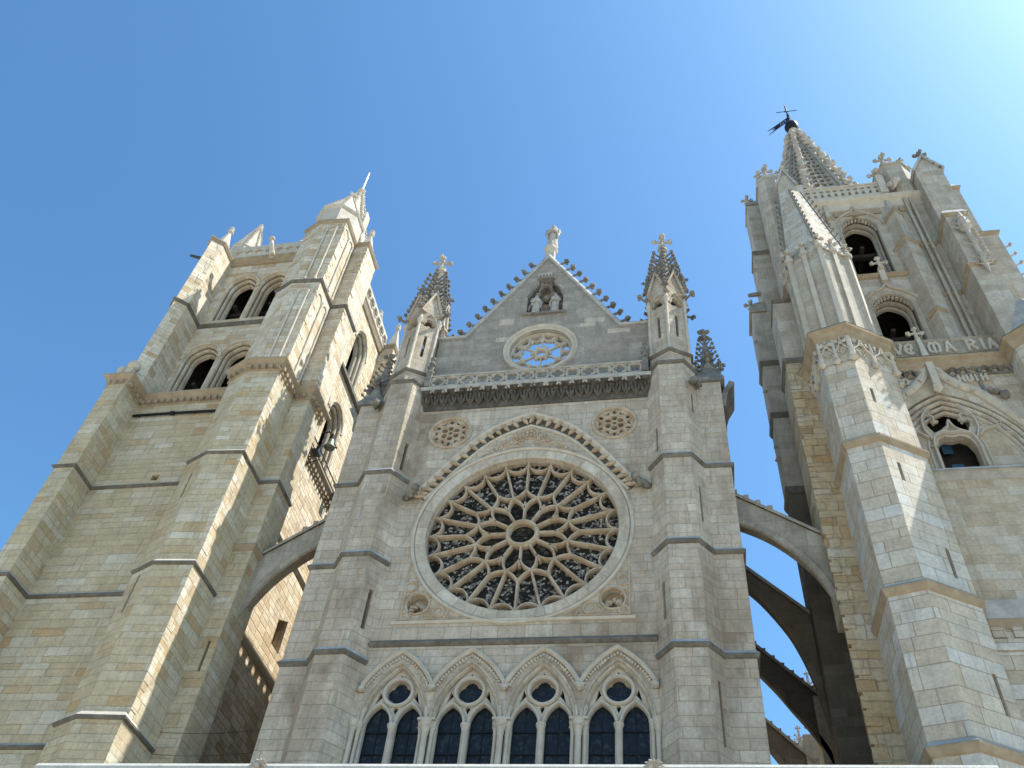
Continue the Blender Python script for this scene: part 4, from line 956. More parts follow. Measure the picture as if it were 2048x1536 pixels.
for k in range(4):
    a = k*PI/2+0; rr = 1.2; c = Vector((-16.6+math.cos(a)*rr, 5+math.sin(a)*rr, 58.2)); b.lathe((c.x, c.y), [(.4, 57.2), (.42, 59.3), (.05, 60.4)], 6)
b.build('spire', 'trim', lt)

# things on the left tower
rod = MB(); rod.tube([(-16.6, 5, 63.9), (-16.6, 5, 65.9)], .06, 8); rod.tube([(-16.6, 5, 65.9), (-16.6, 5, 66.0)], .1, 8); rod.tube([(-16.6, 5, 66.0), (-16.6, 5, 66.8)], .05, 8)
o = rod.build('lightning_rod', 'rod'); tag(o, 'pale pinkish metal rod standing on the tip of the golden left tower', 'lightning rod')
bl = thing('bell', 'green-grey bronze bell hanging in the sunlit side opening of the left tower', 'bell', (-12.6, 5.75, 35.3))
b = MB(); b.lathe((-12.55, 5.75), [(.31, 35.85), (.3, 35.88), (.25, 35.97), (.19, 36.15), (.165, 36.35), (.135, 36.45), (.05, 36.49)], 20)
b.build('bell_body', 'bronze', bl, True)
b = MB(); b.box(-12.63, -12.47, 5.6, 5.9, 36.47, 36.8); b.tube([(-12.55, 5.2, 36.6), (-12.55, 6.6, 36.6)], .035, 6); b.tube([(-13.2, 5.3, 36.6), (-12.5, 5.3, 36.6)], .04, 6); b.tube([(-13.2, 6.5, 36.6), (-12.5, 6.5, 36.6)], .04, 6); b.build('yoke', 'dark', bl)
b = MB(); b.tube([(-12.55, 5.75, 36.35), (-12.55, 5.75, 35.9)], .015, 6); b.blob((-12.55, 5.75, 35.86), .045, 1, 0); b.build('clapper', 'iron', bl)
for (y, z, lab) in ((4.2, 33.9, 'dark floodlight box clamped below the bell opening of the left tower'), (7.7, 34.0, 'dark floodlight on a bracket over the shaded gap of the left tower')):
    t = thing('floodlight', lab, 'floodlight', (-12.3, y, z), 'floodlights on the left tower')
    b = MB(); b.box(-12.45, -12.1, y-.22, y+.22, z-.12, z+.12); b.build('housing', 'lamp', t)
    b = MB(); b.tube([(-12.9, y, z-.25), (-12.2, y, z-.25)], .04, 6); b.tube([(-12.9, y+.3, z-.5), (-12.15, y+.3, z-.2)], .03, 6); b.tube([(-12.55, y, z-.25), (-12.55, y, z+.5)], .03, 6); b.build('bracket', 'lamp', t)
for i, (z, lab) in enumerate(((16.3, 'highest thin wire strung across the shaded left gap'), (15.5, 'middle thin wire strung across the shaded left gap'), (14.85, 'lowest thin wire strung across the shaded left gap'))):
    b = MB(); b.tube([(-12.3+.9*t/8, .3+(-.25)*t/8, z) if False else (-12.2+4.0*t/8, .25-.15*t/8, z-.1*math.sin(PI*t/8)) for t in range(9)], .009, 5)
    tag(b.build('wire', 'lamp'), lab, 'wire', 'wires across the left gap')

b = MB()
for z in (37.2, 44.4):
    for x in (-19.6, -18.7, -17.3, -16.4): b.box(x, x+.18, 1.7, 8.2, z, z+.22)
    b.box(-20.6, -13.8, 2.2, 2.4, z-.25, z)
b.build('bell_beams', 'dark', lt)
# ================================================================ right tower
rtw = thing('bell_tower', 'pale grey stone tower on the right with a pierced spire and carved gothic balcony', 'bell tower', (16.5, 4.5, 0))
RTT = [(12.3, .7), (12.42, -1.72), (13.57, -2.08), (15.32, -1.0), (15.6, .3), (15.4, .7)]
def off(p, dy): return [(x, y+dy if y < 0 else y) for x, y in p]
st = [(0, 14.53, -.18, ()), (14.53, 19.85, -.06, [(2, .75, .14, 15.8, 17.15)]), (19.85, 26.5, .02, [(2, .26, .15, 24.5, 25.4), (2, .7, .15, 20.6, 21.8)]), (26.5, 33.1, .2, [(2, .22, .15, 28.8, 29.6)])]
for a, e, dy, sl in st: b = MB(); b.stage(off(RTT, dy), a, e, sl); b.build('turret', 'right', rtw)
for (a, e, dy, sl) in st[:3]:
    p = off(RTT, dy)[:5]; b = MB(); b.drip([(12.3, .4)]+p[1:], e, .14, .22, .3); o = b.build('string_course', 'drip2', rtw)
    b = MB(); b.slopes([(12.3, .4)]+p[1:], e, .14, .22); b.build('weathering', 'slope', rtw)
# north flank: rough ochre shoulder, side wall, tall side buttress
b = MB(); b.prism([(11.46, .5), (12.4, .5), (12.4, .98), (11.46, .98)], 0, 21.0); b.prism([(11.42, .5), (12.4, .5), (12.4, 2.2), (11.42, 2.2)], 21.0, 24.3); b.prism([(11.36, .5), (12.4, .5), (12.4, 2.4), (11.36, 2.4)], 24.3, 34.3)
b.build('shoulder_buttress', 'rust', rtw)
b = MB(); b.prism([(11.4, .62), (12.4, .62), (12.4, 2.3), (11.4, 2.3)], 34.3, 38.9); b.build('shoulder_buttress', 'rightup', rtw)
b = MB(); b.prism([(11.4, .62), (12.4, .62), (12.4, 2.3), (11.4, 2.3)], 38.9, 40.3, [(11.9, 2.0), (12.4, 2.0), (12.4, 2.3), (11.9, 2.3)]); b.build('shoulder_slope', 'slope', rtw)
b = MB(); q = random.Random(5)
for k in range(34):
    z = 14.2+k*.58; l = q.uniform(.2, .55); b.prism([(11.36-q.uniform(.0, .05), .5-q.uniform(.0, .06)), (11.4+l, .5-q.uniform(.01, .06)), (11.4+l, .55), (11.4, .9)], z, z+q.uniform(.4, .56))
b.build('rough_toothing', 'rust', rtw)
drips(rtw, [(11.36, 2.3), (11.36, .5), (12.3, .5)], 34.2, .12, .25, 'drip', 'slope', .25); drips(rtw, [(11.45, 2.2), (11.45, .62), (12.3, .62)], 38.9, .1, .2, 'drip', 'slope', .2)
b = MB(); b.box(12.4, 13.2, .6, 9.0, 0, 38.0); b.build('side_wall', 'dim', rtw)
b = MB(); b.box(12.9, 13.2, 1.3, 9.0, 38.0, 49.5); b.box(13.2, 20.6, 8.3, 9.0, 0, 49.5); b.box(19.9, 20.6, 2.12, 8.3, 0, 48.3); b.build('side_wall', 'rightup', rtw)
NB = [(10.9, 4.0), (12.45, 4.0), (12.45, 5.5), (10.9, 5.5)]
b = MB(); zz = [0, 29.6, 34.4, 38.3, 42.6]; xs = [10.95, 10.9, 10.86, 10.83]
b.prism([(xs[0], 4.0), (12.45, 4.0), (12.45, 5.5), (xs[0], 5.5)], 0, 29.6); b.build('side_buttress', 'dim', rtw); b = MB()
for i in range(1, 4): b.prism([(xs[i], 4.0), (12.45, 4.0), (12.45, 5.5), (xs[i], 5.5)], zz[i], zz[i+1])
b.prism([(11.55, 4.0), (13.3, 4.0), (13.3, 5.5), (11.55, 5.5)], 42.6, 48.5); b.prism([(11.75, 4.0), (13.4, 4.0), (13.4, 5.5), (11.75, 5.5)], 48.5, 54.0)
b.build('side_buttress', 'rightup', rtw)
for x, z in ((10.93, 29.6), (10.88, 34.4), (10.85, 38.3), (11.6, 48.5)): drips(rtw, [(x, 5.4), (x, 4.0), (12.4, 4.0)], z, .12, .2, 'drip', 'slope', .3)
b = MB(); b.prism([(10.7, 3.9), (11.6, 3.9), (11.6, 5.6), (10.7, 5.6)], 42.6, 42.8); b.prism([(10.7, 3.9), (11.6, 3.9), (11.6, 5.6), (10.7, 5.6)], 42.8, 43.5, [(11.2, 3.95), (11.6, 3.95), (11.6, 5.5), (11.2, 5.5)])
b.build('buttress_cap', 'fly', rtw); b = MB(); b.prism([(11.7, 3.9), (13.4, 3.9), (13.4, 5.6), (11.7, 5.6)], 54.0, 54.15); b.prism([(11.7, 3.9), (13.4, 3.9), (13.4, 5.6), (11.7, 5.6)], 54.15, 54.9, [(12.0, 4.2), (13.4, 4.2), (13.4, 5.2), (12.0, 5.2)])
b.build('buttress_cap', 'fly', rtw)
def fin(p, h, r, mat='carvedpale', n=4, a=0, name='leaf_finial'):
    b = MB(); b.crossfin(p, h, n, a, r); return b.build(name, mat, rtw)
fin((10.85, 4.05, 43.0), .7, .075); fin((11.85, 4.05, 54.3), .75, .08)
b = MB(); b.tube([(11.5, 4.2, 44.6), (10.85, 4.1, 44.4)], [.16, .12], 6); b.build('water_spout', 'fly', rtw)
b = MB()
for z in (31.5, 32.3, 36.2, 40.2, 46.9): b.blob((10.78 if z < 43 else 11.5, 4.1, z), .12, 1, .5)
b.build('worn_crockets', 'fly', rtw)
# west wall, three steps back
b = MB(); b.slab(FW(0), [(15.3, 0), (20.6, 0), (20.6, 19.8), (15.3, 19.8)], [], 0, .9); b.build('wall', 'right', rtw)
b = MB(); b.slab(FW(.12), [(15.3, 19.8), (20.6, 19.8), (20.6, 26.2), (15.3, 26.2)], [[(15.95, 20.0), (16.15, 20.0), (16.15, 20.5), (15.95, 20.6)]], 0, .9, back='holes'); b.build('wall', 'rightwall', rtw)
b = MB(); b.drip([(15.5, 0), (20.5, 0)], 19.85, .1, .75, .35, -.06) ; b.build('string_course', 'drip2', rtw)
b = MB(); b.slopes([(15.5, 0), (20.5, 0)], 19.85, .1, .72, -.13)
b.bar(fx, [(15.45, .12), (20.5, .12)], [(-.35, 26.2), (.03, 26.1), (.06, 26.14), (-.36, 26.36)] and [(.02, 26.08), (-.03, 26.1), (-.36, 26.42), (-.4, 26.3)]); b.build('weathering', 'slope', rtw)
b = MB(); q = random.Random(9); x = 15.7
while x < 20.2:
    w_ = q.uniform(.25, .6); b.box(x, x+w_, -.06, .02, 19.2, 19.58); x += w_+q.uniform(.1, .45)
x = 15.62
while x < 20.2:
    w_ = q.uniform(.8, 1.3); b.box(x, x+w_-.03, -.08, .02, 18.72, 19.14); x += w_
b.build('string_blocks', 'right', rtw)
AP = lambda a, h, v0=26.9, c=17.15: pointed(c, a, v0, h, 14)
arch = [(14.2, 26.3)]+AP(2.95, 4.45)+[(20.1, 26.3)]
b = MB(); b.slab(FW(.42), [(13.9, 26.2), (20.6, 26.2), (20.6, 33.2), (13.9, 33.2)], [arch], 0, .5, back=False); b.build('arch_wall', 'rightwall', rtw)
b = MB()
for a, h, d0, d1, w_ in ((2.85, 4.25, .0, .2, .16), (2.65, 3.95, .05, .25, .15), (2.46, 3.68, .1, .3, .14), (2.28, 3.42, .15, .35, .14)): b.bar(FW(.42), [(17.15-a, 26.3)]+AP(a, h)+[(17.15+a, 26.3)], PR(w_, d0, d1))
b.build('archivolt', 'ringstone', rtw)
# blind tympanum pierced by one traceried light
W1 = [(16.42, 26.75), (17.86, 26.75), (17.86, 28.32), (17.7, 28.77), (17.45, 28.94), (17.14, 28.87), (16.83, 28.94), (16.58, 28.77), (16.42, 28.32)]
W2 = spline([(16.5, 29.17), (16.3, 29.72), (16.45, 30.27), (17.14, 30.77), (17.83, 30.27), (17.98, 29.72), (17.78, 29.17)], 4)+[(17.5, 29.32), (17.14, 29.67), (16.78, 29.32)]
b = MB(); b.slab(FW(.62), [(14.0, 26.2), (20.3, 26.2), (20.3, 31.4), (14.0, 31.4)], [W1, W2], 0, .45); b.build('tympanum', 'rightwall', rtw)
ft = FW(.62); b = MB()
b.bar(ft, [(16.3, 26.30), (16.3, 28.32)]+spline([(16.3, 28.32), (16.42, 28.87), (16.8, 29.12), (17.14, 29.04), (17.48, 29.12), (17.86, 28.87), (17.98, 28.32)], 4)+[(17.98, 26.30)], PR(.14, -.15, .1))
b.bar(ft, spline([(16.3, 28.72), (16.12, 29.32), (16.2, 30.02), (16.6, 30.62)], 4), PR(.12, -.18, .1)); b.bar(ft, spline([(17.98, 28.72), (18.16, 29.32), (18.08, 30.02), (17.68, 30.62)], 4), PR(.12, -.18, .1))
b.bar(ft, spline([(16.75, 29.12), (17.0, 29.32), (17.14, 29.77)], 4), PR(.1, -.16, .1)); b.bar(ft, spline([(17.53, 29.12), (17.28, 29.32), (17.14, 29.77)], 4), PR(.1, -.16, .1))
for s in (-1, 1):
    b.bar(ft, spline([(17.14+s*.95, 28.82), (17.14+s*1.3, 29.17), (17.14+s*1.75, 29.32), (17.14+s*2.1, 29.82)], 4), PR(.11, -.15, .1))
    b.bar(ft, spline([(17.14+s*1.75, 29.32), (17.14+s*1.9, 28.92), (17.14+s*2.3, 28.82)], 4), PR(.1, -.14, .1))
    b.bar(ft, [(17.14+s*1.05, 26.30), (17.14+s*1.05, 28.32), (17.14+s*.95, 28.82)], PR(.1, -.05, .1)); b.blob(ft(17.14+s*.55, 29.75, -.05), .16, 1, .4, (1.3, 1, .6))
    b.bar(ft, [(17.14+s*.8, 30.32), (17.14+s*.5, 30.04), (17.14+s*.55, 29.67)], PR(.09, -.1, .1))
b.build('window_tracery', 'trim', rtw)
b = MB(); b.box(15.9, 18.6, 1.9, 2.0, 26.2, 31.0); b.box(14.2, 20.2, 1.45, 8.3, 26.0, 26.1); b.box(14.2, 20.2, 1.45, 8.3, 31.2, 31.3); b.build('dark_backing', 'dark', rtw)
b = MB(); b.box(16.9, 17.3, 1.6, 1.62, 28.9, 29.5); b.box(17.05, 17.5, 1.6, 1.62, 27.6, 28.3); b.build('window_panes', 'pane', rtw)
b = MB(); b.box(16.42, 17.86, .56, .9, 26.42, 26.75); b.build('window_sill', 'trim', rtw)
b = MB()
for x in (16.45, 17.2, 17.95): b.tube([(x, .5, 26.3), (x, .2, 26.3), (x+.05, .1, 26.5)], .05, 6)
b.build('iron_hooks', 'iron', rtw)
OG = spline([(14.3, 28.9), (15.5, 30.95), (16.2, 31.6), (16.75, 32.3), (16.98, 33.1)], 5); OG2 = [(34.3-x, y) for x, y in OG[::-1]]
b = MB()
for pth in (OG, OG2): b.bar(FW(.42), pth, [(-.22, .05), (-.2, -.1), (-.05, -.22), (.12, -.18), (.22, -.08), (.24, .05)])
b.prism([(17.0, .1), (17.3, .1), (17.3, .5), (17.0, .5)], 31.6, 33.2); b.blob((17.15, .2, 31.35), .2, 1, .5)
for i in range(2, len(OG)-1, 3): b.blob((OG[i][0]-.1, .25, OG[i][1]-.25), .1, 1, .5); b.blob((34.3-OG[i][0]+.1, .25, OG[i][1]-.25), .1, 1, .5)
b.build('ogee_hood', 'trim', rtw)
b = MB()
for k in range(12):
    x = 15.5+k*.42
    if 16.6 < x < 17.7: continue
    b.bar(FW(.42), pointed(x, .16, 32.45, .2, 6), PR(.1, -.2, .05)); b.blob((x+.2, .3, 32.42), .1, 1, .4)
b.bar(FW(.42), [(15.4, 32.3), (16.6, 32.3)], PR(.12, -.1, .05)); b.bar(FW(.42), [(17.75, 32.3), (20.3, 32.3)], PR(.12, -.1, .05))
b.blob((19.3, .32, 31.1), .22, 1, .5); b.blob((19.6, .32, 30.85), .2, 1, .5); b.blob((19.15, .36, 31.25), .15, 1, .5); b.bar(FW(.42), [(18.9, 32.2), (18.95, 31.2), (19.0, 30.6)], PR(.14, -.12, .05))
b.build('corbel_frieze', 'carved', rtw)
# cornice and turret canopy work
cp = [(11.9, 1.0), (12.3, .2)]+off(RTT, .2)[1:4]+[(15.6, .32), (20.35, .32), (20.35, -.6), (22.0, -2.0)]
b = MB(); b.bar(fx, cp, [(.15, 32.55), (-.05, 32.6), (-.1, 32.75), (-.16, 32.8), (-.22, 33.0), (-.34, 33.08), (-.36, 33.2), (.1, 33.45)]); b.build('cornice', 'drip2', rtw)
b = MB(); b.slopes(cp, 33.2, .36, .3); b.build('weathering', 'trim', rtw)
b = MB(); pp = off(RTT, .2)
for i, (k0, k1) in enumerate(((1, 2), (2, 3), (0, 1), (3, 4))):
    p, q_ = pp[k0], pp[k1]; L = math.dist(p, q_); fr = FP(p, q_); nn = 2
    for j in range(nn):
        c = L*(j+.5)/nn; a = L/nn*.46
        og = spline([(c-a, 31.4), (c-a*.9, 31.8), (c-a*.35, 32.1), (c, 32.6)], 4); b.bar(fr, og, PR(.07, -.16, .03)); b.bar(fr, [(2*c-x, y) for x, y in og[::-1]], PR(.07, -.16, .03))
        for s in (-1, 1): b.bar(fr, spline([(c+s*a*.95, 31.5), (c+s*a*.5, 31.85), (c+s*a*.1, 31.6)], 4), PR(.05, -.08, .03)); b.blob(fr(c+s*a*.65, 32.4, -.08), .12, 1, .5)
        b.blob(fr(c, 32.25, -.12), .09, 1, .4)
    for j in range(nn+1):
        if j in (0, nn) and i > 1: continue
        g = fr(L*j/nn, 31.3, -.08); b.tube([g, g+Vector((0, 0, .4)), g+Vector((0, 0, 1.3))], [.13, .08, .07], 6); b.blob(g-Vector((0, 0, .1)), .19, 1, .35, (1, 1, .8))
b.build('canopy_tracery', 'trim', rtw)
# balcony front with raised gothic letters
b = MB(); b.box(15.5, 20.35, .36, .52, 33.4, 34.62); b.bar(fx, [(15.5, .44), (20.35, .44)], [(.12, 34.55), (-.1, 34.55), (-.16, 34.62), (-.16, 34.7), (.12, 34.74)]); bal = b.build('balcony_front', 'fly', rtw)
b = MB(); b.bar(fx, [(15.5, .36), (20.35, .36)], [(.05, 33.4), (-.2, 33.42), (0.02, 33.72)]); b.build('balcony_plinth', 'slope', bal)
ST = {  # strokes in a 0..1 box: uncial / blackletter capitals
 'A': [[(.08, 0), (.42, 1)], [(.42, 1), (.95, 0)], [(.2, .38), (.75, .38)], [(.3, 1), (.62, 1)], [(-.04, 0), (.22, 0)], [(.78, 0), (1.05, 0)]],
 'V': [[(.05, 1), (.5, 0)], [(.5, 0), (.95, 1)], [(-.05, 1), (.25, 1)], [(.75, 1), (1.05, 1)]],
 'E': [[(.9, .85), (.6, 1), (.25, .85), (.1, .5), (.25, .15), (.6, 0), (.92, .15)], [(.15, .5), (.8, .55), (.8, .95)], [(.62, .1), (.62, .5)]],
 'M': [[(.3, 0), (.1, .25), (.1, .7), (.28, 1), (.5, .85)], [(.5, 1), (.5, 0)], [(.5, .85), (.75, 1), (.92, .7), (.92, .25), (.75, 0)], [(.4, 0), (.62, 0)]],
 'R': [[(.18, 0), (.18, 1)], [(.0, 1), (.6, 1), (.85, .8), (.6, .55), (.2, .52)], [(.5, .52), (.95, 0)], [(.02, 0), (.35, 0)]],
 'I': [[(.5, 0), (.5, 1)], [(.25, 1), (.75, 1)], [(.25, 0), (.75, 0)], [(.3, .5), (.7, .5)]],
 'H': [[(.15, 0), (.15, 1)], [(.85, 0), (.85, 1)], [(.15, .5), (.85, .55)], [(0, 1), (.3, 1)], [(.7, 1), (1, 1)], [(0, 0), (.3, 0)], [(.7, 0), (1, 0)]],
 'U': [[(.15, 1), (.15, .15), (.5, 0), (.85, .15)], [(.85, 1), (.85, 0)], [(0, 1), (.3, 1)], [(.7, 1), (1, 1)]]}
def letter(ch, fr, x, z, w_, h, par):
    b = MB()
    for i, s in enumerate(ST[ch]):
        thin = all(abs(s[0][1]-p[1]) < .12 for p in s) and len(s) == 2
        b.bar(fr, [(x+p[0]*w_, z+p[1]*h) for p in s], PR(.075 if thin else .13, -.1-.004*i, .01, .2))
    return b.build('letter', 'trim', par)
fb = FW(.36)
for ch, x, w_ in (('A', 15.5, .38), ('V', 15.98, .38), ('E', 16.42, .42), ('M', 17.42, .52), ('A', 18.1, .42), ('R', 18.98, .48), ('I', 19.5, .36), ('A', 19.86, .42)): letter(ch, fb, x, 33.78, w_, .68, bal)
fl = FW(.42); pan = MB(); pan.box(15.6, 16.3, .38, .44, 31.75, 31.8); pan = pan.build('lettering_ledge', 'rightup', rtw)
for ch, x, w_ in (('M', 15.68, .48), ('H', 18.12, .26), ('U', 18.44, .26), ('I', 18.74, .22), ('H', 19.02, .26)): letter(ch, fl, x, 31.85, w_, .36, pan)
b = MB(); b.prism([(17.0, .1), (17.28, .1), (17.28, .4), (17.0, .4)], 33.3, 34.75, [(17.06, .2), (17.22, .2), (17.22, .4), (17.06, .4)]); b.crossfin((17.14, .3, 34.7), .8, 2, 0, .07); b.build('cross_pinnacle', 'trim', rtw)
# belfry
BY = 1.1
b = MB(); hs = [lancet(17.0, 1.02, 33.3, 38.35, 1.25), lancet(16.83, 1.02, 41.1, 45.6, 1.35)]
b.slab(FW(BY), [(13.0, 33.2), (20.6, 33.2), (20.6, 48.3), (13.0, 48.3)], hs, 0, 1.0); b.build('belfry_wall', 'rightup', rtw)
for c, sill, sp, h in ((17.0, 33.4, 38.35, 1.25), (16.83, 41.1, 45.6, 1.35)):
    fr = FW(BY); b = MB(); a = 1.02
    b.bar(fr, lancet(c, a-.04, sill, sp, h), PR(.12, .0, .2)); b.bar(fr, lancet(c, a-.14, sill, sp, h*.88), PR(.12, .45, .7)); b.bar(fr, lancet(c, a-.2, sill, sp, h*.82), PR(.14, .75, 1.0))
    og = spline([(c-1.3, sp+.1), (c-1.2, sp+.6), (c-.7, sp+h*.95), (c-.2, sp+h*1.22), (c, sp+h*1.55)], 5); pr = [(-.08, .04), (-.06, -.1), (.02, -.15), (.08, -.08), (.09, .04)]
    b.bar(fr, og, pr); b.bar(fr, [(2*c-x, y) for x, y in og[::-1]], pr)
    ap = pointed(c, a-.08, sp, h*.92, 8)
    for i in range(1, len(ap)-1): 
        if i % 1 == 0 and ap[i][1] > sp+.2: b.blob(fr(ap[i][0], ap[i][1]-.06, .28), .13, 1, .3, (.8, 1.1, 1))
    b.build('bell_opening', 'rightup', rtw)
b = MB(); b.drip([(15.75, BY), (18.2, BY)], 40.95, .22, .12, .22); b.build('sill_course', 'drip2', rtw)
b = MB(); b.prism([(16.85, .85), (17.15, .85), (17.15, 1.1), (16.85, 1.1)], 40.3, 41.3); b.crossfin((17.0, .85, 41.2), .95, 2, 0, .08); b.build('cross_pinnacle', 'trim', rtw)
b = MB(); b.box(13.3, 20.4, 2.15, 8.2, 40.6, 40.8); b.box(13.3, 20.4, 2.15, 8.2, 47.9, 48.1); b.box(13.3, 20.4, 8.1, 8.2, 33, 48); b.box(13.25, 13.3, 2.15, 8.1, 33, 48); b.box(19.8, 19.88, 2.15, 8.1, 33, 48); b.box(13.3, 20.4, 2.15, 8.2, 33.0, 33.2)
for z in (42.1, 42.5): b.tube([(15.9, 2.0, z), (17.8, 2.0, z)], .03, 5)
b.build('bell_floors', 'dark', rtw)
b = MB()
for z in (37.6, 45.0): b.box(13.3, 19.9, 2.6, 2.85, z, z+.25); b.box(16.9, 17.1, 2.2, 8.1, z+.25, z+.45)
b.build('bell_beams', 'dark', rtw)
rb_ = thing('bell', 'dark bronze bell half lost in the lower belfry opening of the right tower', 'bell', (17.0, 2.7, 35.9))
b = MB(); b.lathe((17.0, 2.75), [(.58, 35.9), (.56, 35.96), (.46, 36.15), (.36, 36.5), (.31, 36.9), (.25, 37.1), (.08, 37.2)], 20); b.build('bell_body', 'bronze', rb_, True)
b = MB(); b.box(16.8, 17.2, 2.55, 2.95, 37.15, 37.6); b.build('yoke', 'dark', rb_)
# wall piers either side of the openings
PRW = [(18.1, 1.2), (18.5, .33), (19.2, .72), (19.3, 1.2)]
b = MB(); b.stage(PRW, 33.3, 43.0); b.stage([(18.15, 1.2), (18.6, .36), (19.05, .72), (19.15, 1.2)], 43.0, 45.9); b.prism([(18.3, 1.2), (18.62, .55), (18.95, .8), (19.05, 1.2)], 45.9, 48.2, [(18.5, 1.2), (18.62, .95), (18.8, 1.0), (18.9, 1.2)])
b.stage([(15.15, 1.2), (15.25, .75), (15.6, .8), (15.65, 1.2)], 33.3, 46.3); b.stage([(15.2, 1.2), (15.3, .9), (15.5, .9), (15.6, 1.2)], 46.3, 48.2)
for x in (19.55, 19.85): b.box(x, x+.14, BY-.2, BY+.05, 33.4, 48.2)
b.build('wall_piers', 'rightup', rtw)
drips(rtw, [(18.1, 1.1), (18.5, .33), (19.2, .72), (19.3, 1.1)], 43.1, .1, .2, 'drip2', 'slope', .2); drips(rtw, [(18.15, 1.1), (18.6, .36), (19.05, .72), (19.15, 1.1)], 45.97, .08, .4, 'drip2', 'slope', .12)
drips(rtw, [(18.18, .8), (18.5, .3), (19.0, .58)], 37.0, .08, .1, 'drip2', 'slope', .15); drips(rtw, [(15.2, .9), (15.25, .72), (15.6, .78)], 46.3, .08, .1, 'drip2', 'slope', .2)
for z in (39.0, 43.4): drips(rtw, [(19.3, BY), (20.2, BY)], z, .14, .1, 'drip2', 'slope', .2)
# upper turret with ribs under a steep stone roof
UT = [(12.35, .8), (12.35, -.85), (13.65, -1.6), (15.0, -.85), (15.05, 1.1)]
b = MB(); b.stage(UT, 33.4, 40.0); b.build('upper_turret', 'rightup', rtw)
b = MB(); b.slopes([(12.3, .4)]+UT[1:4]+[(15.2, .4)], 33.25, .3, .85, .02); b.build('weathering', 'slope', rtw)
rb = MB(); mid = lambda p, q_: ((p[0]+q_[0])/2, (p[1]+q_[1])/2)
for p in (UT[1], mid(UT[1], UT[2]), UT[2], mid(UT[2], UT[3]), UT[3], (12.35, .3)):
    nx, ny = p[0]-13.65, p[1]-.2; L = math.hypot(nx, ny); nx, ny = nx/L, ny/L
    tx, ty = -ny, nx
    rb.prism([(p[0]-tx*.11-nx*.1, p[1]-ty*.11-ny*.1), (p[0]-tx*.11+nx*.12, p[1]-ty*.11+ny*.12), (p[0]+tx*.11+nx*.12, p[1]+ty*.11+ny*.12), (p[0]+tx*.11-nx*.1, p[1]+ty*.11-ny*.1)][::1], 33.6, 40.1)
    c = (p[0]+nx*.05, p[1]+ny*.05, 40.1); rb.lathe(c[:2], [(.2, 39.9), (.23, 40.05), (.15, 40.2), (.13, 40.4)], 8); rb.crossfin((c[0], c[1], 40.3), .62, 4, 0, .07)
rb.build('turret_ribs', 'trim', rtw)
b = MB(); ev = [(12.25, .95), (12.2, -.55), (13.63, -1.72), (15.12, -.92), (15.15, .75)]; tp = [(13.0, 1.0), (13.0, .6), (13.6, .36), (14.25, .6), (14.25, 1.0)]; ZT = 49.2
b.prism(ev, 39.95, ZT, tp); b.build('turret_roof', 'right', rtw)
b = MB()
for e in (1, 2, 3):
    p0 = Vector((*ev[e], 39.95)); p1 = Vector((*tp[e], ZT)); d = Vector((ev[e][0]-13.65, ev[e][1]-.3, 0)).normalized()
    b.tube([p0, p1], [.07, .06], 6)
    for j in range(13): b.crocket(p0+(p1-p0)*((j+.8)/14), (d.x, d.y, .3), (0, 0, 1), .22)
b.build('roof_crockets', 'carved', rtw)
# corner pier with gablets behind the roof, parapet, corner pinnacles
b = MB(); b.stage([(13.1, .65), (14.1, .65), (14.1, 2.4), (13.1, 2.4)], 33.4, 50.2); fr = FW(.65)
b.slab(fr, [(13.1, 50.2), (14.1, 50.2), (13.6, 51.9)], [], 0, 1.75)
b.stage([(12.35, 1.9), (12.7, 1.6), (13.3, 1.6), (13.7, 1.9), (13.7, 3.2), (12.35, 3.2)], 42, 53.2)
b.build('corner_pier', 'rightup', rtw)
b = MB(); b.bar(fr, [(13.02, 50.15), (13.6, 52.05), (14.18, 50.15)], [(-.06, .5), (-.06, -.08), (.08, -.1), (.1, .5)]); b.drip([(12.35, 2.2), (12.35, 1.9), (12.7, 1.6), (13.3, 1.6), (13.7, 1.9), (13.7, 2.4)], 53.2, .12, .1, .15)
b.build('gablet_coping', 'slope', rtw)
b = MB(); b.prism([(12.25, 1.8), (12.65, 1.5), (13.35, 1.5), (13.8, 1.8), (13.8, 3.3), (12.25, 3.3)], 53.3, 54.6, [(12.8, 2.3), (12.9, 2.2), (13.1, 2.2), (13.2, 2.3), (13.2, 2.6), (12.8, 2.6)])
b.build('pier_roof', 'slope', rtw)
for p, h, r_ in (((13.0, 2.3, 54.4), 1.1, .1), ((13.6, .9, 51.9), .7, .08), ((12.4, 1.8, 53.4), .5, .06), ((13.85, 1.8, 53.3), .5, .06)): fin(p, h, r_)
b = MB(); b.bar(fx, [(13.9, BY), (20.6, BY)], [(.1, 47.4), (-.06, 47.45), (-.1, 47.9), (-.3, 48.1), (-.38, 48.2), (-.38, 48.34), (-.2, 48.5), (.3, 48.5)]); b.build('top_cornice', 'trim', rtw)
b = MB(); b.box(15.75, 18.2, 1.02, 1.15, 46.85, 47.3); b.box(19.2, 20.0, 1.02, 1.15, 46.85, 47.3); b.build('brown_band', 'drip2', rtw)
b = MB(); n = 11; pw = 4.1/n; x0 = 14.5
hs = []
for i in range(n): c = x0+pw*(i+.5); hs.append(circ(c, 49.35, .13, 10)); hs.append([(c-.1, 48.75), (c+.1, 48.75), (c+.06, 49.1), (c-.06, 49.1)])
b.slab(FW(.85), [(x0, 48.5), (18.6, 48.5), (18.6, 49.7), (x0, 49.7)], hs, 0, .22); b.bar(fx, [(x0, .95), (18.6, .95)], [(.14, 49.65), (-.16, 49.65), (-.18, 49.75), (.14, 49.85)])
b.box(14.0, 14.5, .7, 1.2, 48.5, 50.2); b.box(18.55, 18.95, .7, 1.2, 48.5, 50.4)
b.build('parapet', 'trim', rtw)
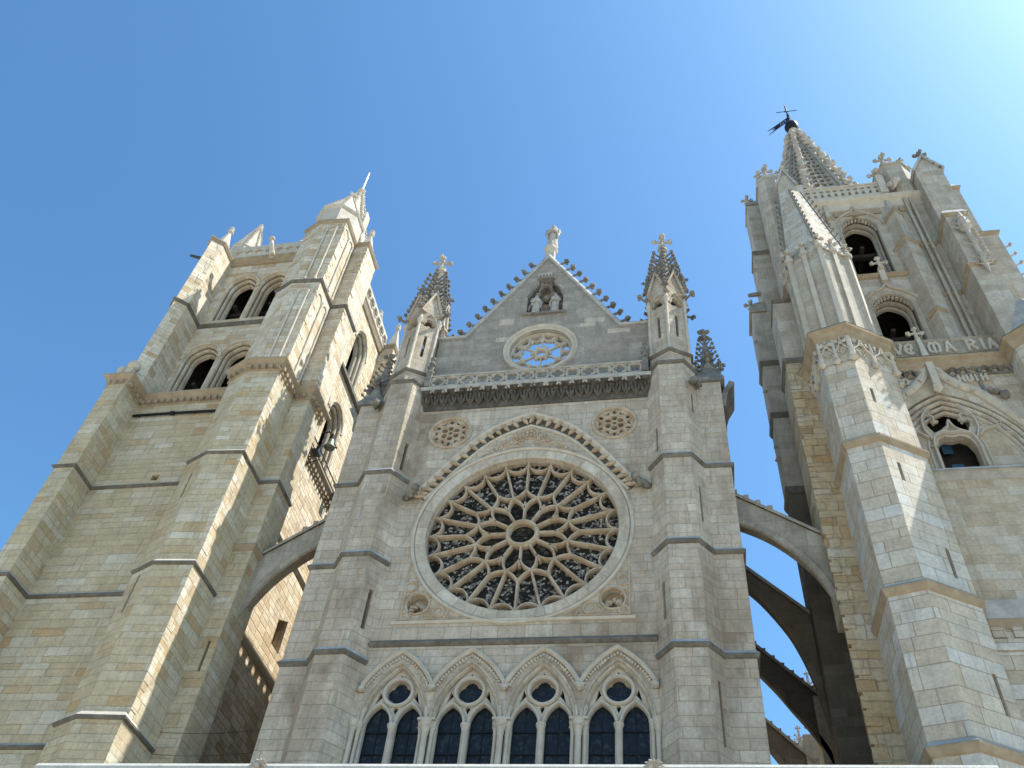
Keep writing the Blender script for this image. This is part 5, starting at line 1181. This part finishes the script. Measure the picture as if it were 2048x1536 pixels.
b = MB(); b.blob((15.0, .85, 50.1), .12, 1, .4); b.crossfin((18.7, .95, 50.3), .9, 4, 0, .09)
b.blob((19.3, .62, 49.1), .3, 2, .5); b.blob((19.05, .55, 48.9), .2, 1, .5); b.blob((19.55, .6, 49.3), .22, 1, .5); b.build('parapet_carvings', 'carvedpale', rtw)
oc = [(19.0, 1.6), (19.45, 1.0), (20.3, .95), (20.85, 1.5), (20.85, 3.0), (19.0, 3.0)]
b = MB(); b.stage([(x, y-.1) for x, y in oc], 48.4, 49.9); b.stage(oc, 49.9, 51.9); b.drip([(19.0, 2.2), (19.0, 1.6), (19.45, 1.0), (20.3, .95), (20.85, 1.5), (20.85, 2.4)], 52.0, .12, .1, .15); b.prism(oc, 52.0, 53.0, [(x+(19.95-x)*.75, y+(2-y)*.75) for x, y in oc]); b.build('corner_block', 'rightup', rtw)
b = MB(); fin((19.5, 1.1, 52.1), 1.1, .09); fin((20.4, 1.0, 52.1), .4, .05); fin((20.9, 1.5, 52.0), .3, .05)
# south-west buttress and its turret at the frame's edge
b = MB(); b.stage([(20.35, 1.2), (20.35, -.5), (21.45, -.5), (21.45, 1.2)], 33.3, 39.0); b.stage([(20.4, 1.2), (20.4, -.5), (21.42, -.5), (21.42, 1.2)], 39.0, 43.5); b.stage([(20.5, 1.2), (20.5, .25), (21.9, .25), (21.9, 1.2)], 43.5, 49.6)
b.slab(FW(.25), [(20.5, 49.6), (21.9, 49.6), (21.2, 51.0)], [], 0, .9); b.build('front_buttress', 'rightup', rtw)
drips(rtw, [(20.4, 1.1), (20.4, -.5), (21.42, -.5), (21.42, 1.0)], 43.55, .12, .5, 'drip2', 'slope', .25); drips(rtw, [(20.35, 1.1), (20.35, -.5), (21.45, -.5), (21.45, 1.0)], 39.05, .12, .3, 'drip2', 'slope', .25)
b = MB(); b.bar(FW(.25), [(20.4, 49.55), (21.2, 51.15), (22.0, 49.55)], [(-.06, .9), (-.06, -.1), (.08, -.12), (.12, .9)]); b.build('gable_coping', 'slope', rtw)
b = MB(); b.crossfin((21.2, .3, 51.0), .7, 4, 0, .085)
for k in range(3): b.blob((21.45+k*.22, .2, 50.7-k*.5), .1, 1, .4)
b.build('leaf_finial', 'carved', rtw)
b = MB(); b.stage([(21.4, 1.0), (23.2, 1.0), (23.2, 2.6), (21.4, 2.6)], 0, 43.8); b.stage([(21.4, 1.0), (22.6, 1.0), (22.6, 2.6), (21.4, 2.6)], 43.8, 48.6)
b.prism([(21.4, .9), (22.75, .9), (22.75, 2.7), (21.4, 2.7)], 48.6, 49.6, [(21.9, 1.3), (22.4, 1.3), (22.4, 2.3), (21.9, 2.3)]); b.build('side_buttress', 'rightup', rtw)
drips(rtw, [(21.4, 1.0), (23.2, 1.0), (23.2, 2.6)], 43.8, .14, .2, 'drip2', 'slope', .25); drips(rtw, [(21.4, 1.0), (22.6, 1.0), (22.6, 2.6)], 48.6, .14, .1, 'drip2', 'slope', .2)
b = MB(); b.crossfin((22.1, 1.4, 49.5), .8, 4, 0, .1)
for k in range(12): b.crocket((23.2+.02*k, 1.1, 42.5-k*.8), (1, -.2, .3), (0, 0, 1), .35)
b.build('crockets', 'carvedpale', rtw)
ET = [(20.35, .5), (20.35, -.62), (22.0, -1.95), (23.4, -1.3), (23.6, .5)]
b = MB(); b.stage(ET, 26.3, 33.1); b.stage([(20.45, .5), (20.45, -.7), (22.0, -2.05), (23.5, -1.35), (23.7, .5)], 0, 26.3); b.build('edge_turret', 'right', rtw)
b = MB(); b.prism([(20.5, .3), (20.5, -.6), (22.0, -1.9), (23.3, -1.2), (23.3, .3)], 33.3, 36.0, [(20.9, .3), (20.9, -.1), (21.6, -.6), (22.6, -.3), (22.6, .3)]); b.build('weathering', 'slope', rtw)
b = MB(); cx, c_ = 20.95, -.72
b.lathe((cx, c_), [(.05, 38.0), (.11, 38.5), (.14, 38.9), (.12, 39.3), (.12, 41.6), (.3, 41.9), (.3, 42.2), (.08, 43.3)], 8)
for k in range(6):
    a = k*PI/3
    for z, r_ in ((38.7, .12), (39.2, .14), (40.4, .12), (41.9, .3), (42.3, .22), (42.7, .15)): b.crocket((cx+r_*math.cos(a), c_+r_*math.sin(a), z), (math.cos(a), math.sin(a), .3), (0, 0, 1), .22)
for j in range(9): b.blob((cx+.3, c_-.1, 39.3+j*.28), .09, 1, .4)
b.build('statue_canopy', 'carvedpale', rtw)
# pierced spire
b = MB(); ax, ay, zb, za, Rb = 16.2, 4.6, 48.6, 64.3, 3.3
ring = lambda z, rr: [(ax+rr*math.cos(PI/8+k*PI/4), ay+rr*math.sin(PI/8+k*PI/4), z) for k in range(8)]
rad = lambda z: Rb*(za-z)/(za-zb)+.12
for k in range(8):
    a0, a1 = PI/8+k*PI/4, PI/8+(k+1)*PI/4
    P0 = Vector((ax+rad(zb)*math.cos(a0), ay+rad(zb)*math.sin(a0), zb)); P1 = Vector((ax+rad(zb)*math.cos(a1), ay+rad(zb)*math.sin(a1), zb)); T0 = Vector((ax+.12*math.cos(a0), ay+.12*math.sin(a0), za)); T1 = Vector((ax+.12*math.cos(a1), ay+.12*math.sin(a1), za))
    nrm = (P1-P0).cross(T0-P0).normalized(); nrm = nrm if nrm.dot(P0-Vector((ax, ay, zb))) > 0 else -nrm
    fr = lambda u, v, d, P0=P0, P1=P1, T0=T0, T1=T1, nrm=nrm: (P0*(1-u)+P1*u)*(1-v)+(T0*(1-u)+T1*u)*v-nrm*d
    hs = []
    for r_ in range(15):
        v0 = .045+r_*.048; v1 = v0+.033
        for c in (.3, .5, .7) if r_ < 10 else (.36, .64): hs.append([(c-.07, v0), (c+.07, v0), (c+.07, v1), (c-.07, v1)])
    b.slab(fr, [(0, 0), (1, 0), (1, 1), (0, 1)], hs, 0, .16, back=True)
spi = b.build('spire', 'fly', rtw)
b = MB()
for k in range(8):
    a = PI/8+k*PI/4; p0 = Vector((ax+rad(zb)*math.cos(a), ay+rad(zb)*math.sin(a), zb)); p1 = Vector((ax+.12*math.cos(a), ay+.12*math.sin(a), za)); b.tube([p0, p1], [.2, .12], 6)
    for j in range(17):
        p = p0+(p1-p0)*((j+.6)/17.5); o_ = Vector((math.cos(a), math.sin(a), .35)).normalized(); b.blob(p+o_*.3, .24, 1, .4, (1, 1, 1.1)); b.tube([p, p+o_*.3], .1, 5)
b.lathe((ax, ay), [(.2, 63.6), (.45, 63.9), (.5, 64.2), (.25, 64.5), (.22, 64.7), (.34, 64.8), (.2, 64.95)], 10)
for k in range(6): b.blob((ax+.45*math.cos(k*1.05), ay+.45*math.sin(k*1.05), 64.05), .2, 1, .4)
b.build('spire_ribs', 'carvedpale', rtw)
wv = thing('weather_vane', 'black iron cross and pierced swallow-tailed pennant vane on top of the right spire', 'weather vane', (ax, ay, 64.9))
b = MB(); b.lathe((ax, ay), [(.15, 64.85), (.3, 65.0), (.46, 65.3), (.5, 65.6), (.42, 65.9), (.25, 66.1), (.1, 66.2)], 14); b.build('globe', 'iron', wv, True)
b = MB(); b.tube([(ax, ay, 66.0), (ax, ay, 69.0)], [.06, .05], 6)
for z in (66.9, 67.2, 67.5): b.lathe((ax, ay), [(.05, z-.1), (.11, z), (.05, z+.1)], 8)
b.build('staff', 'iron', wv)
b = MB(); b.tube([(ax-.75, ay, 68.2), (ax+.75, ay, 68.2)], [.03, .03], 6)
for s in (-1, 1): b.tube([(ax+s*.12, ay, 68.05), (ax+s*.12, ay, 68.35)], .03, 5)
b.build('cross_arm', 'iron', wv)
b = MB(); b.tube([(ax, ay, 69.0), (ax, ay, 69.5)], [.07, .03], 6); b.build('tip', 'trim', wv)
b = MB(); fv = lambda u, v, d: Vector((ax-.08-u*.85, ay-.02+d+u*.35, 66.55+v-u*.35))
hs = [[(.16+.2*i, .12+.22*j), (.28+.2*i, .12+.22*j), (.28+.2*i, .26+.22*j), (.16+.2*i, .26+.22*j)] for i in range(3) for j in range(2)]
b.slab(fv, [(0, 0), (.85, 0), (1.75, -.05), (.95, .16), (1.35, .27), (.95, .36), (1.75, .6), (.85, .58), (0, .6)], hs, 0, .05); b.build('pennant', 'iron', wv)
